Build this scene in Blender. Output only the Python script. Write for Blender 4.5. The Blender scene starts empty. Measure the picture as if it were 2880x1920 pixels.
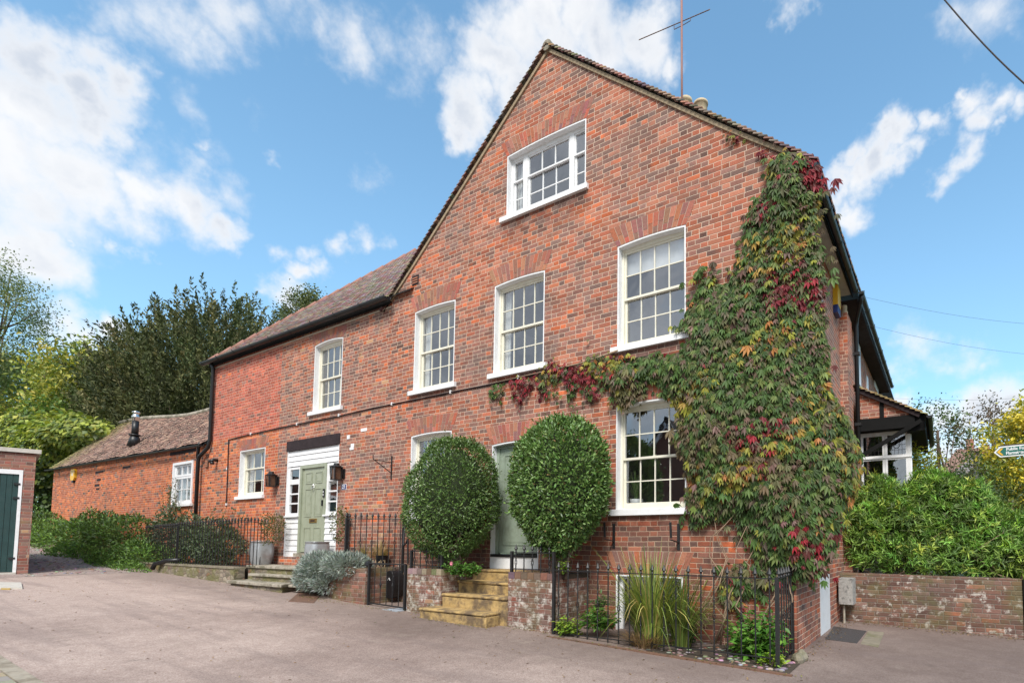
import bpy, bmesh, math, random
import numpy as np
from mathutils import Vector, Matrix
from mathutils.geometry import tessellate_polygon
random.seed(7); RNG=np.random.default_rng(11)
C=bpy.context.scene.collection
# ------------------------------------------------------------------ camera
CX,CY,F,YAW,PIT,ROL=1781.,1432.,1484.,-0.528,0.060,-0.0034
H=1.55; FY=7.05
def _rot(y,p,r):
    cy,sy,cp,sp,cr,sr=math.cos(y),math.sin(y),math.cos(p),math.sin(p),math.cos(r),math.sin(r)
    fw=np.array([sy*cp,cy*cp,sp]); rt=np.array([cy,-sy,0.]); dn=np.cross(fw,rt)
    return np.array([cr*rt+sr*dn,-sr*rt+cr*dn,fw])
RM=_rot(YAW,PIT,ROL)
cam=bpy.data.cameras.new('camera'); co=bpy.data.objects.new('camera',cam); C.objects.link(co)
cam.sensor_width=36; cam.lens=F/2880*36; cam.shift_x=(1440-CX)/2880; cam.shift_y=(CY-960)/2880
cam.clip_start=.05; cam.clip_end=3000
m=Matrix([[RM[0][0],-RM[1][0],-RM[2][0],0],[RM[0][1],-RM[1][1],-RM[2][1],0],[RM[0][2],-RM[1][2],-RM[2][2],H],[0,0,0,1]])
co.matrix_world=m
bpy.context.scene.camera=co
def ray(x,y): return RM.T@np.array([(x-CX)/F,(y-CY)/F,1.])
def at(x,y,Y):
    v=ray(x,y); t=Y/v[1]; return Vector((t*v[0],Y,t*v[2]+H))
def atx(x,y,X):
    v=ray(x,y); t=X/v[0]; return Vector((X,t*v[1],t*v[2]+H))
def atz(x,y,z):
    v=ray(x,y); t=(z-H)/v[2]; return Vector((t*v[0],t*v[1],z))
# ------------------------------------------------------------------ world
sc=bpy.context.scene
sc.view_settings.view_transform='Standard'; sc.view_settings.look='None'; sc.view_settings.exposure=1.40; sc.view_settings.gamma=1
SUN_EL=math.radians(48); SUN_AZ=math.radians(152)   # azimuth from +Y clockwise
w=bpy.data.worlds.new('World'); sc.world=w; w.use_nodes=True
nt=w.node_tree; N=nt.nodes; L=nt.links; N.clear()
def nd(t,nt_=None,**k):
    n=(nt_ or nt).nodes.new(t)
    for a,b in k.items(): setattr(n,a,b)
    return n
def mth(op,a,b=None,c=None,nt_=None,clamp=False):
    tr=nt_ or nt; n=tr.nodes.new('ShaderNodeMath'); n.operation=op; n.use_clamp=clamp
    for i,v in enumerate((a,b,c)):
        if v is None: continue
        if isinstance(v,(int,float)): n.inputs[i].default_value=v
        else: tr.links.new(v,n.inputs[i])
    return n.outputs[0]
def mixc(f,a,b,nt_=None,mode='MIX'):
    tr=nt_ or nt; n=tr.nodes.new('ShaderNodeMix'); n.data_type='RGBA'; n.blend_type=mode
    for i,v in ((0,f),(6,a),(7,b)):
        if isinstance(v,(int,float)): n.inputs[i].default_value=v
        elif isinstance(v,(tuple,list)): n.inputs[i].default_value=(*v[:3],1)
        else: tr.links.new(v,n.inputs[i])
    return n.outputs[2]
def smooth(v,a,b,nt_=None,lo=0,hi=1):
    tr=nt_ or nt; n=tr.nodes.new('ShaderNodeMapRange'); n.interpolation_type='SMOOTHSTEP'
    tr.links.new(v,n.inputs[0]); n.inputs[1].default_value=a; n.inputs[2].default_value=b; n.inputs[3].default_value=lo; n.inputs[4].default_value=hi
    return n.outputs[0]
def noise(vec,scale,detail=4,rough=.55,nt_=None,dist=0):
    tr=nt_ or nt; n=tr.nodes.new('ShaderNodeTexNoise'); n.inputs['Scale'].default_value=scale; n.inputs['Detail'].default_value=detail
    n.inputs['Roughness'].default_value=rough; n.inputs['Distortion'].default_value=dist
    if vec is not None: tr.links.new(vec,n.inputs['Vector'])
    return n
sky=nd('ShaderNodeTexSky',sky_type='NISHITA',sun_disc=False,sun_elevation=SUN_EL,sun_rotation=SUN_AZ)
sky.air_density=1.0; sky.dust_density=.6; sky.ozone_density=1.6
tc=nd('ShaderNodeTexCoord'); dirv=tc.outputs['Generated']
# clouds, as directions of the sky: (px,py,radius,weight)
BL=[(90,175,110,1),(290,170,85,1),(275,270,95,1),(300,360,80,1),(120,330,170,1),(60,500,190,1),(230,480,150,1),(60,700,120,1),(130,760,50,.8),(520,540,90,1),(420,520,80,.9),(620,620,55,.9),(640,650,35,.8),(330,560,90,.9),
(330,30,90,.55),(480,60,110,.6),(620,40,110,.6),(780,30,110,.55),(900,60,80,.5),(560,110,70,.55),(1000,120,90,.6),(1100,150,90,.55),(1200,140,70,.45),(900,110,60,.5),
(1640,40,110,1),(1500,20,110,1),(1420,90,110,1),(1360,190,90,1),(1300,290,75,1),(1290,350,45,.9),(1440,230,90,1),(1560,150,110,1),(1700,150,110,1),(1830,130,80,.9),(1870,60,60,.7),(1900,190,45,.8),
(290,290,60,1),(800,810,50,1),(850,775,40,1),(895,760,35,.8),(760,800,30,.8),(330,930,55,1),(200,920,70,.7),(120,930,60,.6),(260,960,50,.8),(410,950,40,.7),
(190,672,25,.6),(250,678,30,.65),(320,686,30,.65),(390,692,28,.6),(450,697,25,.5),(800,710,30,.6),(870,710,30,.55),(950,705,35,.65),(1030,706,35,.6),(1090,708,25,.5),
(2360,520,50,1),(2420,500,60,1),(2470,450,60,1),(2500,400,50,1),(2380,600,50,.9),(2530,440,45,.9),(2340,560,50,.9),(2400,440,40,.8),(2600,370,40,.8),(2620,350,30,.7),(2720,290,50,.9),(2740,350,50,.9),(2790,320,45,.8),(2700,440,45,.8),(2660,480,40,.8),(2690,260,30,.8),(2850,330,40,.8),(2780,390,30,.7),
(2230,20,50,.9),(2240,80,25,.6),(2800,10,110,.55),(2700,20,60,.5),(2840,90,50,.4),(2700,1010,60,.5),(2640,1015,50,.5),(2560,985,60,.6),(2520,970,40,.5),(2510,1055,40,.6),(2760,1015,40,.5),
(2760,1160,80,1),(2850,1150,90,1),(2660,1190,60,.8),(2530,1130,30,.9),(2600,1200,40,.7),(2700,1290,80,.8),(2550,1150,40,.8),(600,430,60,.4),(530,300,70,.45),(700,300,50,.3),(1040,490,50,.4),(660,520,50,.45),(430,430,90,.5),(1000,60,60,.5),(770,420,25,.5),(560,400,30,.55)]
wn=noise(dirv,7,5,.6); wv=nd('ShaderNodeVectorMath',operation='SUBTRACT'); L.new(wn.outputs['Color'],wv.inputs[0]); wv.inputs[1].default_value=(.5,.5,.5)
wsc=nd('ShaderNodeVectorMath',operation='SCALE'); L.new(wv.outputs[0],wsc.inputs[0]); wsc.inputs['Scale'].default_value=.11
wn2=noise(dirv,26,4,.6); wv2=nd('ShaderNodeVectorMath',operation='SUBTRACT'); L.new(wn2.outputs['Color'],wv2.inputs[0]); wv2.inputs[1].default_value=(.5,.5,.5)
wsc2=nd('ShaderNodeVectorMath',operation='SCALE'); L.new(wv2.outputs[0],wsc2.inputs[0]); wsc2.inputs['Scale'].default_value=.045
wa=nd('ShaderNodeVectorMath',operation='ADD'); L.new(dirv,wa.inputs[0]); L.new(wsc.outputs[0],wa.inputs[1])
wa2=nd('ShaderNodeVectorMath',operation='ADD'); L.new(wa.outputs[0],wa2.inputs[0]); L.new(wsc2.outputs[0],wa2.inputs[1])
field=None
for (px,py,r,wt) in BL:
    d0=Vector(ray(px,py)).normalized(); d1=Vector(ray(px+r,py)).normalized(); d2=Vector(ray(px,py-r)).normalized()
    rr=((d1-d0).length+(d2-d0).length)/2
    n=nd('ShaderNodeVectorMath',operation='DISTANCE'); L.new(wa2.outputs[0],n.inputs[0]); n.inputs[1].default_value=d0
    v=mth('MULTIPLY_ADD',n.outputs['Value'],-wt/(rr*1.9),wt)
    field=v if field is None else mth('MAXIMUM',field,v)
# clouds in the half of the sky behind the camera
sep=nd('ShaderNodeSeparateXYZ'); L.new(dirv,sep.inputs[0])
bn=noise(dirv,2.6,6,.55)
back=mth('MULTIPLY',smooth(bn.outputs['Fac'],.33,.53),smooth(sep.outputs['Y'],.15,-.25))
dn=noise(dirv,34,7,.62); dn2=noise(dirv,9,5,.6)
fl=mth('ADD',field,mth('MULTIPLY_ADD',dn.outputs['Fac'],.5,-.25)); fl=mth('ADD',fl,mth('MULTIPLY_ADD',dn2.outputs['Fac'],.5,-.25))
dens=smooth(fl,.14,.82)
dens=mth('MAXIMUM',mth('MULTIPLY',dens,.97),mth('MULTIPLY',back,.9))
# cloud tone: white tops, grey-blue bodies
tn=noise(wa.outputs[0],4.5,5,.55)
tone=mth('MULTIPLY',smooth(fl,.50,1.05),smooth(tn.outputs['Fac'],.38,.58))
ccol=mixc(tone,(5.0,5.05,5.15),(3.3,3.6,4.1))
ccol=mixc(smooth(sep.outputs['Y'],.1,-.3),ccol,mixc(smooth(tn.outputs['Fac'],.35,.65),(5.6,5.7,5.9),(2.9,3.05,3.4)))
skyc=mixc(1.0,sky.outputs[0],(.98,1.42,1.40),mode='MULTIPLY')
skyc=mixc(smooth(sep.outputs['Z'],.0,.75,lo=.42,hi=.10),skyc,(2.7,3.7,4.8))
final=mixc(dens,skyc,ccol)
bg=nd('ShaderNodeBackground'); L.new(final,bg.inputs[0]); bg.inputs[1].default_value=.075
out=nd('ShaderNodeOutputWorld'); L.new(bg.outputs[0],out.inputs[0])
sun=bpy.data.lights.new('sun','SUN'); sun.energy=1.8; sun.angle=math.radians(22); sun.color=(1,.95,.88)
so=bpy.data.objects.new('sun',sun); C.objects.link(so)
sd=Vector((math.sin(SUN_AZ)*math.cos(SUN_EL),math.cos(SUN_AZ)*math.cos(SUN_EL),math.sin(SUN_EL)))
so.rotation_euler=sd.to_track_quat('Z','Y').to_euler(); so.location=sd*60
# ------------------------------------------------------------------ object helpers
def wl(o):
    v=Vector((0,0,0))
    while o: v+=o.location; o=o.parent
    return v
def mk(name,verts,faces,mat,parent=None,smooth=False,col=None,loc=None):
    me=bpy.data.meshes.new(name)
    off=wl(parent) if parent else Vector((0,0,0))
    V=np.array(verts,dtype=np.float32).reshape(-1,3)-np.array(off,dtype=np.float32)
    if loc is not None: V=V-np.array(loc,dtype=np.float32)
    if isinstance(faces,np.ndarray):
        k=faces.shape[1]; me.vertices.add(len(V)); me.vertices.foreach_set('co',V.ravel())
        me.loops.add(faces.size); me.loops.foreach_set('vertex_index',faces.ravel().astype(np.int32))
        me.polygons.add(len(faces)); me.polygons.foreach_set('loop_start',np.arange(0,faces.size,k,dtype=np.int32))
        try: me.polygons.foreach_set('loop_total',np.full(len(faces),k,dtype=np.int32))
        except Exception: pass
        me.update(calc_edges=True)
    else:
        me.from_pydata([tuple(map(float,v)) for v in V],[],faces); me.update()
    if col is not None:
        a=me.color_attributes.new('Col','FLOAT_COLOR','POINT'); cc=np.ones((len(V),4),dtype=np.float32); cc[:,:3]=col; a.data.foreach_set('color',cc.ravel())
    if smooth: me.polygons.foreach_set('use_smooth',[True]*len(me.polygons))
    if mat: me.materials.append(mat)
    o=bpy.data.objects.new(name,me); C.objects.link(o)
    if parent: o.parent=parent
    if loc is not None: o.location=loc
    return o
def thing(name,label,cat,loc=(0,0,0),group=None):
    o=bpy.data.objects.new(name,None); C.objects.link(o); o.location=loc; o.empty_display_size=.1
    o['label']=label; o['category']=cat
    if group: o['group']=group
    return o
def tag(o,label,cat,group=None,kind=None):
    if label: o['label']=label
    if cat: o['category']=cat
    if group: o['group']=group
    if kind: o['kind']=kind
    return o
class MB:
    def __init__(s): s.v=[]; s.f=[]; s.c=[]; s.cc=None
    def add(s,vs,fs,col=None):
        b=len(s.v); s.v+= [tuple(v) for v in vs]; s.f+=[tuple(i+b for i in f) for f in fs]
        if col is not None: s.c+=[col]*len(vs)
        return s
    def box(s,x0,x1,y0,y1,z0,z1,col=None):
        return s.add([(x0,y0,z0),(x1,y0,z0),(x1,y1,z0),(x0,y1,z0),(x0,y0,z1),(x1,y0,z1),(x1,y1,z1),(x0,y1,z1)],
          [(0,3,2,1),(4,5,6,7),(0,1,5,4),(1,2,6,5),(2,3,7,6),(3,0,4,7)],col)
    def hexa(s,p,col=None):  # 8 points bottom4, top4
        return s.add(p,[(0,3,2,1),(4,5,6,7),(0,1,5,4),(1,2,6,5),(2,3,7,6),(3,0,4,7)],col)
    def bar(s,a,b,w,h=None,up=(0,0,1),col=None):
        h=h or w; a=Vector(a); b=Vector(b); d=(b-a).normalized(); u=Vector(up)
        if abs(d.dot(u))>.98: u=Vector((0,1,0))
        r=d.cross(u).normalized()*w/2; u=r.cross(d).normalized()*h/2
        return s.hexa([a-r-u,a+r-u,a+r+u,a-r+u,b-r-u,b+r-u,b+r+u,b-r+u],col)
    def tube(s,pts,rad,n=8,cap=True,col=None):
        pts=[Vector(p) for p in pts]; rad=rad if isinstance(rad,(list,tuple)) else [rad]*len(pts)
        rings=[]; vs=[]; prev=None
        for i,p in enumerate(pts):
            d=(pts[min(i+1,len(pts)-1)]-pts[max(i-1,0)]).normalized()
            if prev is None: r=d.cross(Vector((0,0,1)) if abs(d.z)<.9 else Vector((1,0,0))).normalized()
            else: r=(prev-d*prev.dot(d)).normalized()
            prev=r; q=d.cross(r)
            for k in range(n):
                a=2*math.pi*k/n; vs.append(p+(r*math.cos(a)+q*math.sin(a))*rad[i])
        fs=[]
        for i in range(len(pts)-1):
            for k in range(n): fs.append((i*n+k,i*n+(k+1)%n,(i+1)*n+(k+1)%n,(i+1)*n+k))
        if cap: fs.append(tuple(range(n))[::-1]); fs.append(tuple((len(pts)-1)*n+k for k in range(n)))
        return s.add(vs,fs,col)
    def lathe(s,c,prof,n=12,col=None):
        return s.tube([(c[0],c[1],c[2]+z+i*1e-5) for i,(r,z) in enumerate(prof)],[max(r,.0005) for r,z in prof],n,True,col)
    def poly(s,loops,y0,y1,axis='y'):
        # loops of (u,v) extruded between y0 and y1 (axis y: (u,y,v); axis x: (x,u,v))
        L_=[[Vector((u,v,0)) for u,v in lp] for lp in loops]; tri=tessellate_polygon(L_); flat=[p for lp in L_ for p in lp]
        P=(lambda p,t:(p.x,t,p.y)) if axis=='y' else (lambda p,t:(t,p.x,p.y))
        n=len(flat); vs=[P(p,y0) for p in flat]+[P(p,y1) for p in flat]
        fs=[t for t in tri]+[tuple(i+n for i in t[::-1]) for t in tri]
        b=0
        for lp in L_:
            k=len(lp)
            for i in range(k): j=(i+1)%k; fs.append((b+i,b+j,n+b+j,n+b+i))
            b+=k
        return s.add(vs,fs)
    def build(s,name,mat,parent=None,smooth=False,fixn=True,loc=None):
        o=mk(name,s.v,s.f,mat,parent,smooth,np.array(s.c,dtype=np.float32) if s.c else None,loc)
        if fixn:
            bm=bmesh.new(); bm.from_mesh(o.data); bmesh.ops.recalc_face_normals(bm,faces=bm.faces); bm.to_mesh(o.data); bm.free()
        return o
# ------------------------------------------------------------------ materials
def newmat(name):
    m=bpy.data.materials.new(name); m.use_nodes=True; t=m.node_tree; t.nodes.clear()
    o=t.nodes.new('ShaderNodeOutputMaterial'); p=t.nodes.new('ShaderNodeBsdfPrincipled'); t.links.new(p.outputs[0],o.inputs[0]); return m,t,p,o
def P(name,col,rough=.6,metal=0,var=.12,scale=6,bump=0,bscale=40,stain=None,sscale=3,samt=.5,slo=.48,attr=False,spec=.5,coat=0):
    m,t,p,o=newmat(name); g=nd('ShaderNodeNewGeometry',t); pos=g.outputs['Position']
    n=noise(pos,scale,6,.6,t)
    c=col
    if attr:
        a=nd('ShaderNodeAttribute',t,attribute_name='Col'); c=a.outputs['Color']
    k=mixc(n.outputs['Fac'],(1-var*2,)*3,(1+var*2,)*3,t)
    c=mixc(1.0,c,k,t,'MULTIPLY')
    if stain:
        s=noise(pos,sscale,8,.68,t); c=mixc(mth('MULTIPLY',smooth(s.outputs['Fac'],slo,slo+.2,t),samt,nt_=t),c,stain,t)
    t.links.new(c,p.inputs['Base Color'])
    p.inputs['Roughness'].default_value=rough; p.inputs['Metallic'].default_value=metal; p.inputs['Specular IOR Level'].default_value=spec
    if coat: p.inputs['Coat Weight'].default_value=coat
    if bump:
        bnn=noise(pos,bscale,6,.65,t); b=nd('ShaderNodeBump',t); b.inputs['Strength'].default_value=bump; b.inputs['Distance'].default_value=.01
        t.links.new(bnn.outputs['Fac'],b.inputs['Height']); t.links.new(b.outputs[0],p.inputs['Normal'])
    return m
def ramp(t,fac,stops,interp='LINEAR'):
    r=nd('ShaderNodeValToRGB',t); r.color_ramp.interpolation=interp; e=r.color_ramp.elements
    while len(e)<len(stops): e.new(.5)
    for i,(p_,c) in enumerate(stops): e[i].position=p_; e[i].color=(*c,1)
    t.links.new(fac,r.inputs[0]); return r.outputs[0]
RED=(.40,.115,.062); PINK=(.40,.16,.10); PUR=(.255,.125,.10); GREY=(.16,.115,.10); ORG=(.60,.14,.045); DK=(.085,.058,.05); BUFF=(.42,.26,.14); BRN=(.26,.115,.085)
def brick_mat(name,stops_a,stops_b=None,soil=False,flat=.26,avg=(.30,.13,.095),patch=.62,mort=(.72,.56,.43),course=.0775,unit=.35,mw=.0100,bsc=.30,lo=.42,hi=.62,white=0,moss=None,grime=.35,bond=True,amp=.012):
    m,t,p,o=newmat(name); g=nd('ShaderNodeNewGeometry',t); pos=g.outputs['Position']
    s=nd('ShaderNodeSeparateXYZ',t); t.links.new(pos,s.inputs[0]); sn=nd('ShaderNodeSeparateXYZ',t); t.links.new(g.outputs['True Normal'],sn.inputs[0])
    isx=mth('GREATER_THAN',mth('ABSOLUTE',sn.outputs['X'],nt_=t),.7,nt_=t)
    isz=mth('GREATER_THAN',mth('ABSOLUTE',sn.outputs['Z'],nt_=t),.7,nt_=t)
    u=mth('ADD',mth('MULTIPLY',s.outputs['X'],mth('SUBTRACT',1.,isx,nt_=t),nt_=t),mth('MULTIPLY',s.outputs['Y'],isx,nt_=t),nt_=t)
    v=mth('ADD',mth('MULTIPLY',s.outputs['Z'],mth('SUBTRACT',1.,isz,nt_=t),nt_=t),mth('MULTIPLY',s.outputs['Y'],isz,nt_=t),nt_=t)
    wv=noise(pos,1.3,3,.5,t); wu=noise(pos,2.3,3,.6,t)
    v=mth('ADD',v,mth('MULTIPLY_ADD',wv.outputs['Fac'],amp*2.4,-amp*1.2,nt_=t),nt_=t)
    fine=noise(pos,22,3,.6,t)
    v=mth('ADD',v,mth('MULTIPLY_ADD',fine.outputs['Fac'],.010,-.005,nt_=t),nt_=t)
    u=mth('ADD',u,mth('MULTIPLY_ADD',wu.outputs['Fac'],.05,-.025,nt_=t),nt_=t)
    vr=mth('DIVIDE',v,course,nt_=t); row=mth('FLOOR',vr,nt_=t); fr=mth('SUBTRACT',vr,row,nt_=t)
    wr=nd('ShaderNodeTexWhiteNoise',t,noise_dimensions='1D'); t.links.new(row,wr.inputs['W'])
    par=mth('MODULO',mth('ADD',row,400.,nt_=t),2.,nt_=t)
    uu=mth('ADD',mth('DIVIDE',u,unit,nt_=t),mth('ADD',mth('MULTIPLY',par,.5,nt_=t),mth('MULTIPLY',wr.outputs['Value'],.22,nt_=t),nt_=t),nt_=t)
    b=mth('FLOOR',uu,nt_=t); fu=mth('SUBTRACT',uu,b,nt_=t)
    HS=.655 if bond else .5
    isH=mth('GREATER_THAN',fu,HS,nt_=t)
    du=mth('MINIMUM',mth('MINIMUM',fu,mth('SUBTRACT',1.,fu,nt_=t),nt_=t),mth('ABSOLUTE',mth('SUBTRACT',fu,HS,nt_=t),nt_=t),nt_=t)
    du=mth('MULTIPLY',du,unit,nt_=t); dv=mth('MULTIPLY',mth('MINIMUM',fr,mth('SUBTRACT',1.,fr,nt_=t),nt_=t),course,nt_=t)
    d=mth('MINIMUM',du,dv,nt_=t)
    d=mth('ADD',d,mth('MULTIPLY_ADD',noise(pos,60,3,.6,t).outputs['Fac'],.006,-.003,nt_=t),nt_=t)
    mort_m=smooth(d,mw*.30,mw*.62,t,1,0)
    cmb=nd('ShaderNodeCombineXYZ',t); t.links.new(mth('MULTIPLY_ADD',isH,.5,b,nt_=t),cmb.inputs[0]); t.links.new(row,cmb.inputs[1])
    wn=nd('ShaderNodeTexWhiteNoise',t,noise_dimensions='3D'); t.links.new(cmb.outputs[0],wn.inputs['Vector'])
    ca=ramp(t,wn.outputs['Value'],stops_a,'CONSTANT')
    big=noise(pos,bsc*2,5,.6,t)
    if stops_b:
        cb=ramp(t,wn.outputs['Value'],stops_b,'CONSTANT')
        sel=mth('ADD',big.outputs['Fac'],mth('MULTIPLY_ADD',nd_wcol(t,wn),.16,-.08,nt_=t),nt_=t)
        ca=mixc(smooth(sel,lo,hi,t),ca,cb,t)
    ca=mixc(flat,ca,avg,t)
    pn=noise(pos,.55,7,.66,t); pf=mth('MULTIPLY',smooth(mth('ADD',pn.outputs['Fac'],mth('MULTIPLY_ADD',nd_wcol(t,wn,2),.2,-.1,nt_=t),nt_=t),.48,.62,t),patch,nt_=t); ca=mixc(pf,ca,(.185,.125,.11),t)
    # brick to brick brightness and mottling
    k=mth('MULTIPLY_ADD',nd_wcol(t,wn,1),.55,.74,nt_=t); kk=nd('ShaderNodeCombineColor',t)
    for i in range(3): t.links.new(k,kk.inputs[i])
    ca=mixc(1.,ca,kk.outputs[0],t,'MULTIPLY')
    mt=noise(pos,28,6,.7,t); ca=mixc(1.,ca,mixc(mt.outputs['Fac'],(.74,.72,.70),(1.26,1.25,1.25),t),t,'MULTIPLY')
    mc=mixc(noise(pos,3,5,.6,t).outputs['Fac'],tuple(x*.62 for x in mort),tuple(min(1,x*1.25) for x in mort),t)
    c=mixc(mth('MULTIPLY',mort_m,.84,nt_=t),ca,mc,t)
    # grime and efflorescence
    gn=noise(pos,1.1,7,.68,t); c=mixc(mth('MULTIPLY',smooth(gn.outputs['Fac'],.5,.72,t),grime,nt_=t),c,(.10,.075,.065),t)
    ef=noise(pos,9,6,.72,t)
    if white: c=mixc(mth('MULTIPLY',smooth(ef.outputs['Fac'],.60-.12*white,.66,t),min(.85,.5+.3*white),nt_=t),c,(.58,.54,.49),t)
    else: c=mixc(mth('MULTIPLY',smooth(ef.outputs['Fac'],.66,.74,t),.35,nt_=t),c,(.5,.43,.38),t)
    if moss:
        ms=noise(pos,2.2,6,.65,t); c=mixc(mth('MULTIPLY',smooth(ms.outputs['Fac'],.44,.62,t),moss,nt_=t),c,(.12,.13,.035),t)
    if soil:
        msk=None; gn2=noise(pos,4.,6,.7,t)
        for (sx,sw,sz,sh) in ((-5.98,.98,7.52,.75),(-3.85,.75,4.57,.6),(-6.55,.75,4.57,.5),(-8.83,.75,4.57,.5),(-3.82,.75,1.95,.45)):  # brick darkest just below each sill, fading downwards, broken by noise
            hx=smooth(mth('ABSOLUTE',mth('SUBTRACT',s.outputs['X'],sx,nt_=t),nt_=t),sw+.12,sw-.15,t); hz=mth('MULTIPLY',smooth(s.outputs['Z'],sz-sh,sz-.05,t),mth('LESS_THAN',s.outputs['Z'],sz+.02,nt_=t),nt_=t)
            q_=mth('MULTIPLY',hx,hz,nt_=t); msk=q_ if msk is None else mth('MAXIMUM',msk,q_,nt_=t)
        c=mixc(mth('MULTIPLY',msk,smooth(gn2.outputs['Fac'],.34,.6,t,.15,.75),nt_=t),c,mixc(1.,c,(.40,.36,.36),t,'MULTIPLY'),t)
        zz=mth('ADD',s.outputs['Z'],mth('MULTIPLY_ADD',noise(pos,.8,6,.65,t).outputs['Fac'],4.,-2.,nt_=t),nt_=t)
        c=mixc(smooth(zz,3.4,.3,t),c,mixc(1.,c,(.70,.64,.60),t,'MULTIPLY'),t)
    t.links.new(c,p.inputs['Base Color']); p.inputs['Roughness'].default_value=.88; p.inputs['Specular IOR Level'].default_value=.25
    bp=nd('ShaderNodeBump',t); bp.inputs['Strength'].default_value=.7; bp.inputs['Distance'].default_value=.008
    hgt=mth('ADD',mth('MULTIPLY',smooth(d,0,mw,t),1.,nt_=t),mth('MULTIPLY',mt.outputs['Fac'],.8,nt_=t),nt_=t)
    t.links.new(hgt,bp.inputs['Height']); t.links.new(bp.outputs[0],p.inputs['Normal'])
    return m
def nd_wcol(t,wn,ch=0):
    s=nd('ShaderNodeSeparateColor',t); t.links.new(wn.outputs['Color'],s.inputs[0]); return s.outputs[ch]
SA=[(0,RED),(.22,PINK),(.40,PUR),(.56,PINK),(.70,GREY),(.82,BRN),(.90,DK),(.95,ORG)]
SB=[(0,RED),(.20,ORG),(.34,PINK),(.52,(.42,.13,.06)),(.70,PUR),(.82,GREY),(.90,ORG),(.95,DK)]
M={}
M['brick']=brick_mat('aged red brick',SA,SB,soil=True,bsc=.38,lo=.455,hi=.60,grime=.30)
M['brick_side']=brick_mat('side brick',[(0,PINK),(.3,RED),(.6,PUR),(.8,BRN),(.9,GREY),(.95,ORG),(.97,PINK),(.99,RED)],None,grime=.3)
M['brick_wing']=brick_mat('mixed wing brick',[(0,PINK),(.18,PUR),(.36,RED),(.5,GREY),(.64,BRN),(.76,RED),(.88,DK),(.94,ORG)],[(0,ORG),(.25,RED),(.45,(.45,.13,.05)),(.62,PUR),(.74,BUFF),(.82,GREY),(.9,ORG),(.97,DK)],lo=.48,hi=.6,grime=.4)
ORS=[(0,(.48,.13,.055)),(.2,(.40,.10,.05)),(.4,(.56,.16,.055)),(.6,RED),(.74,(.44,.11,.05)),(.86,PUR),(.93,GREY),(.97,ORG)]
M['brick_new']=brick_mat('plain red brick',[(0,(.44,.11,.07)),(.3,(.38,.095,.065)),(.5,(.47,.125,.075)),(.7,(.35,.10,.07)),(.87,PUR),(.93,(.46,.12,.07)),(.97,ORG),(.98,RED)],None,flat=.08,patch=.12,mort=(.70,.50,.39),grime=.15)
M['brick_org']=brick_mat('orange brick',ORS,[(0,(.60,.19,.06)),(.3,(.48,.13,.05)),(.55,(.56,.17,.065)),(.7,RED),(.8,PUR),(.86,GREY),(.92,ORG),(.97,DK)],flat=.05,patch=.25,mort=(.68,.50,.35),lo=.45,hi=.6,grime=.25)
M['brick_pier']=brick_mat('lichened brick',[(0,(.15,.08,.06)),(.25,(.12,.07,.058)),(.5,(.18,.085,.065)),(.7,(.14,.075,.06)),(.85,(.10,.08,.07)),(.92,DK),(.95,(.25,.08,.055)),(.98,(.28,.18,.11))],None,patch=.2,mort=(.30,.26,.22),white=1.05,moss=.25,grime=.35,amp=.008)
M['brick_bed']=brick_mat('mossy bed brick',[(0,(.15,.08,.06)),(.25,(.11,.07,.055)),(.5,(.17,.09,.065)),(.7,BRN),(.85,GREY),(.92,DK),(.95,RED),(.98,BUFF)],None,mort=(.30,.25,.2),white=.15,moss=.5,grime=.4)
M['brick_gw']=brick_mat('weathered garden brick',[(0,(.11,.07,.055)),(.25,(.08,.058,.05)),(.5,(.13,.075,.06)),(.7,(.13,.08,.06)),(.85,GREY),(.92,DK),(.95,(.3,.11,.05)),(.98,(.3,.2,.14))],None,mort=(.22,.19,.16),mw=.012,white=.55,moss=.4,grime=.6,unit=.40,patch=.4)
M['brick_gar']=brick_mat('garage brick',[(0,(.28,.11,.085)),(.2,(.25,.12,.085)),(.4,(.18,.085,.075)),(.55,(.30,.085,.06)),(.68,(.12,.085,.075)),(.78,(.28,.18,.12)),(.88,(.36,.24,.13)),(.93,PUR)],None,mort=(.34,.29,.23),grime=.3)
M['white']=P('white gloss paint',(.76,.76,.77),.4,var=.05,scale=3,bump=.08,stain=(.52,.51,.47),sscale=6,samt=.4,slo=.45)
M['whiterev']=P('white masonry paint',(.75,.755,.77),.6,var=.03,scale=8,bump=.3,bscale=30,stain=(.55,.54,.5),sscale=7,samt=.25)
M['cream']=P('cream sash paint',(.72,.69,.58),.45,var=.06,scale=9,stain=(.5,.47,.38),sscale=6,samt=.3)
M['sage']=P('sage green paint',(.30,.325,.24),.38,var=.04,scale=4,bump=.04,stain=(.20,.22,.15),sscale=6,samt=.45,slo=.46)
M['sage2']=P('dusty green paint',(.27,.325,.255),.42,var=.05,scale=4,bump=.05,stain=(.15,.17,.12),sscale=6,samt=.5,slo=.46)
M['black']=P('black gloss iron',(.011,.011,.012),.42,var=.1,scale=10)
M['iron']=P('painted wrought iron',(.016,.016,.017),.45,var=.15,scale=30,bump=.2,bscale=120)
M['timber']=P('dark stained timber',(.030,.021,.023),.75,spec=.2,var=.3,scale=5,bump=.4,bscale=25)
M['blacktimber']=P('black painted timber',(.009,.009,.009),.8,spec=.15,var=.2,scale=6,bump=.2)
M['stone']=P('worn stone slab',(.36,.32,.26),.85,var=.16,scale=9,bump=.6,bscale=30,stain=(.12,.11,.07),sscale=4,samt=.8,slo=.42)
M['stonedark']=P('mossy rubble stone',(.22,.19,.14),.9,var=.25,scale=7,bump=1,bscale=12,stain=(.10,.10,.03),sscale=3,samt=.8)
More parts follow.
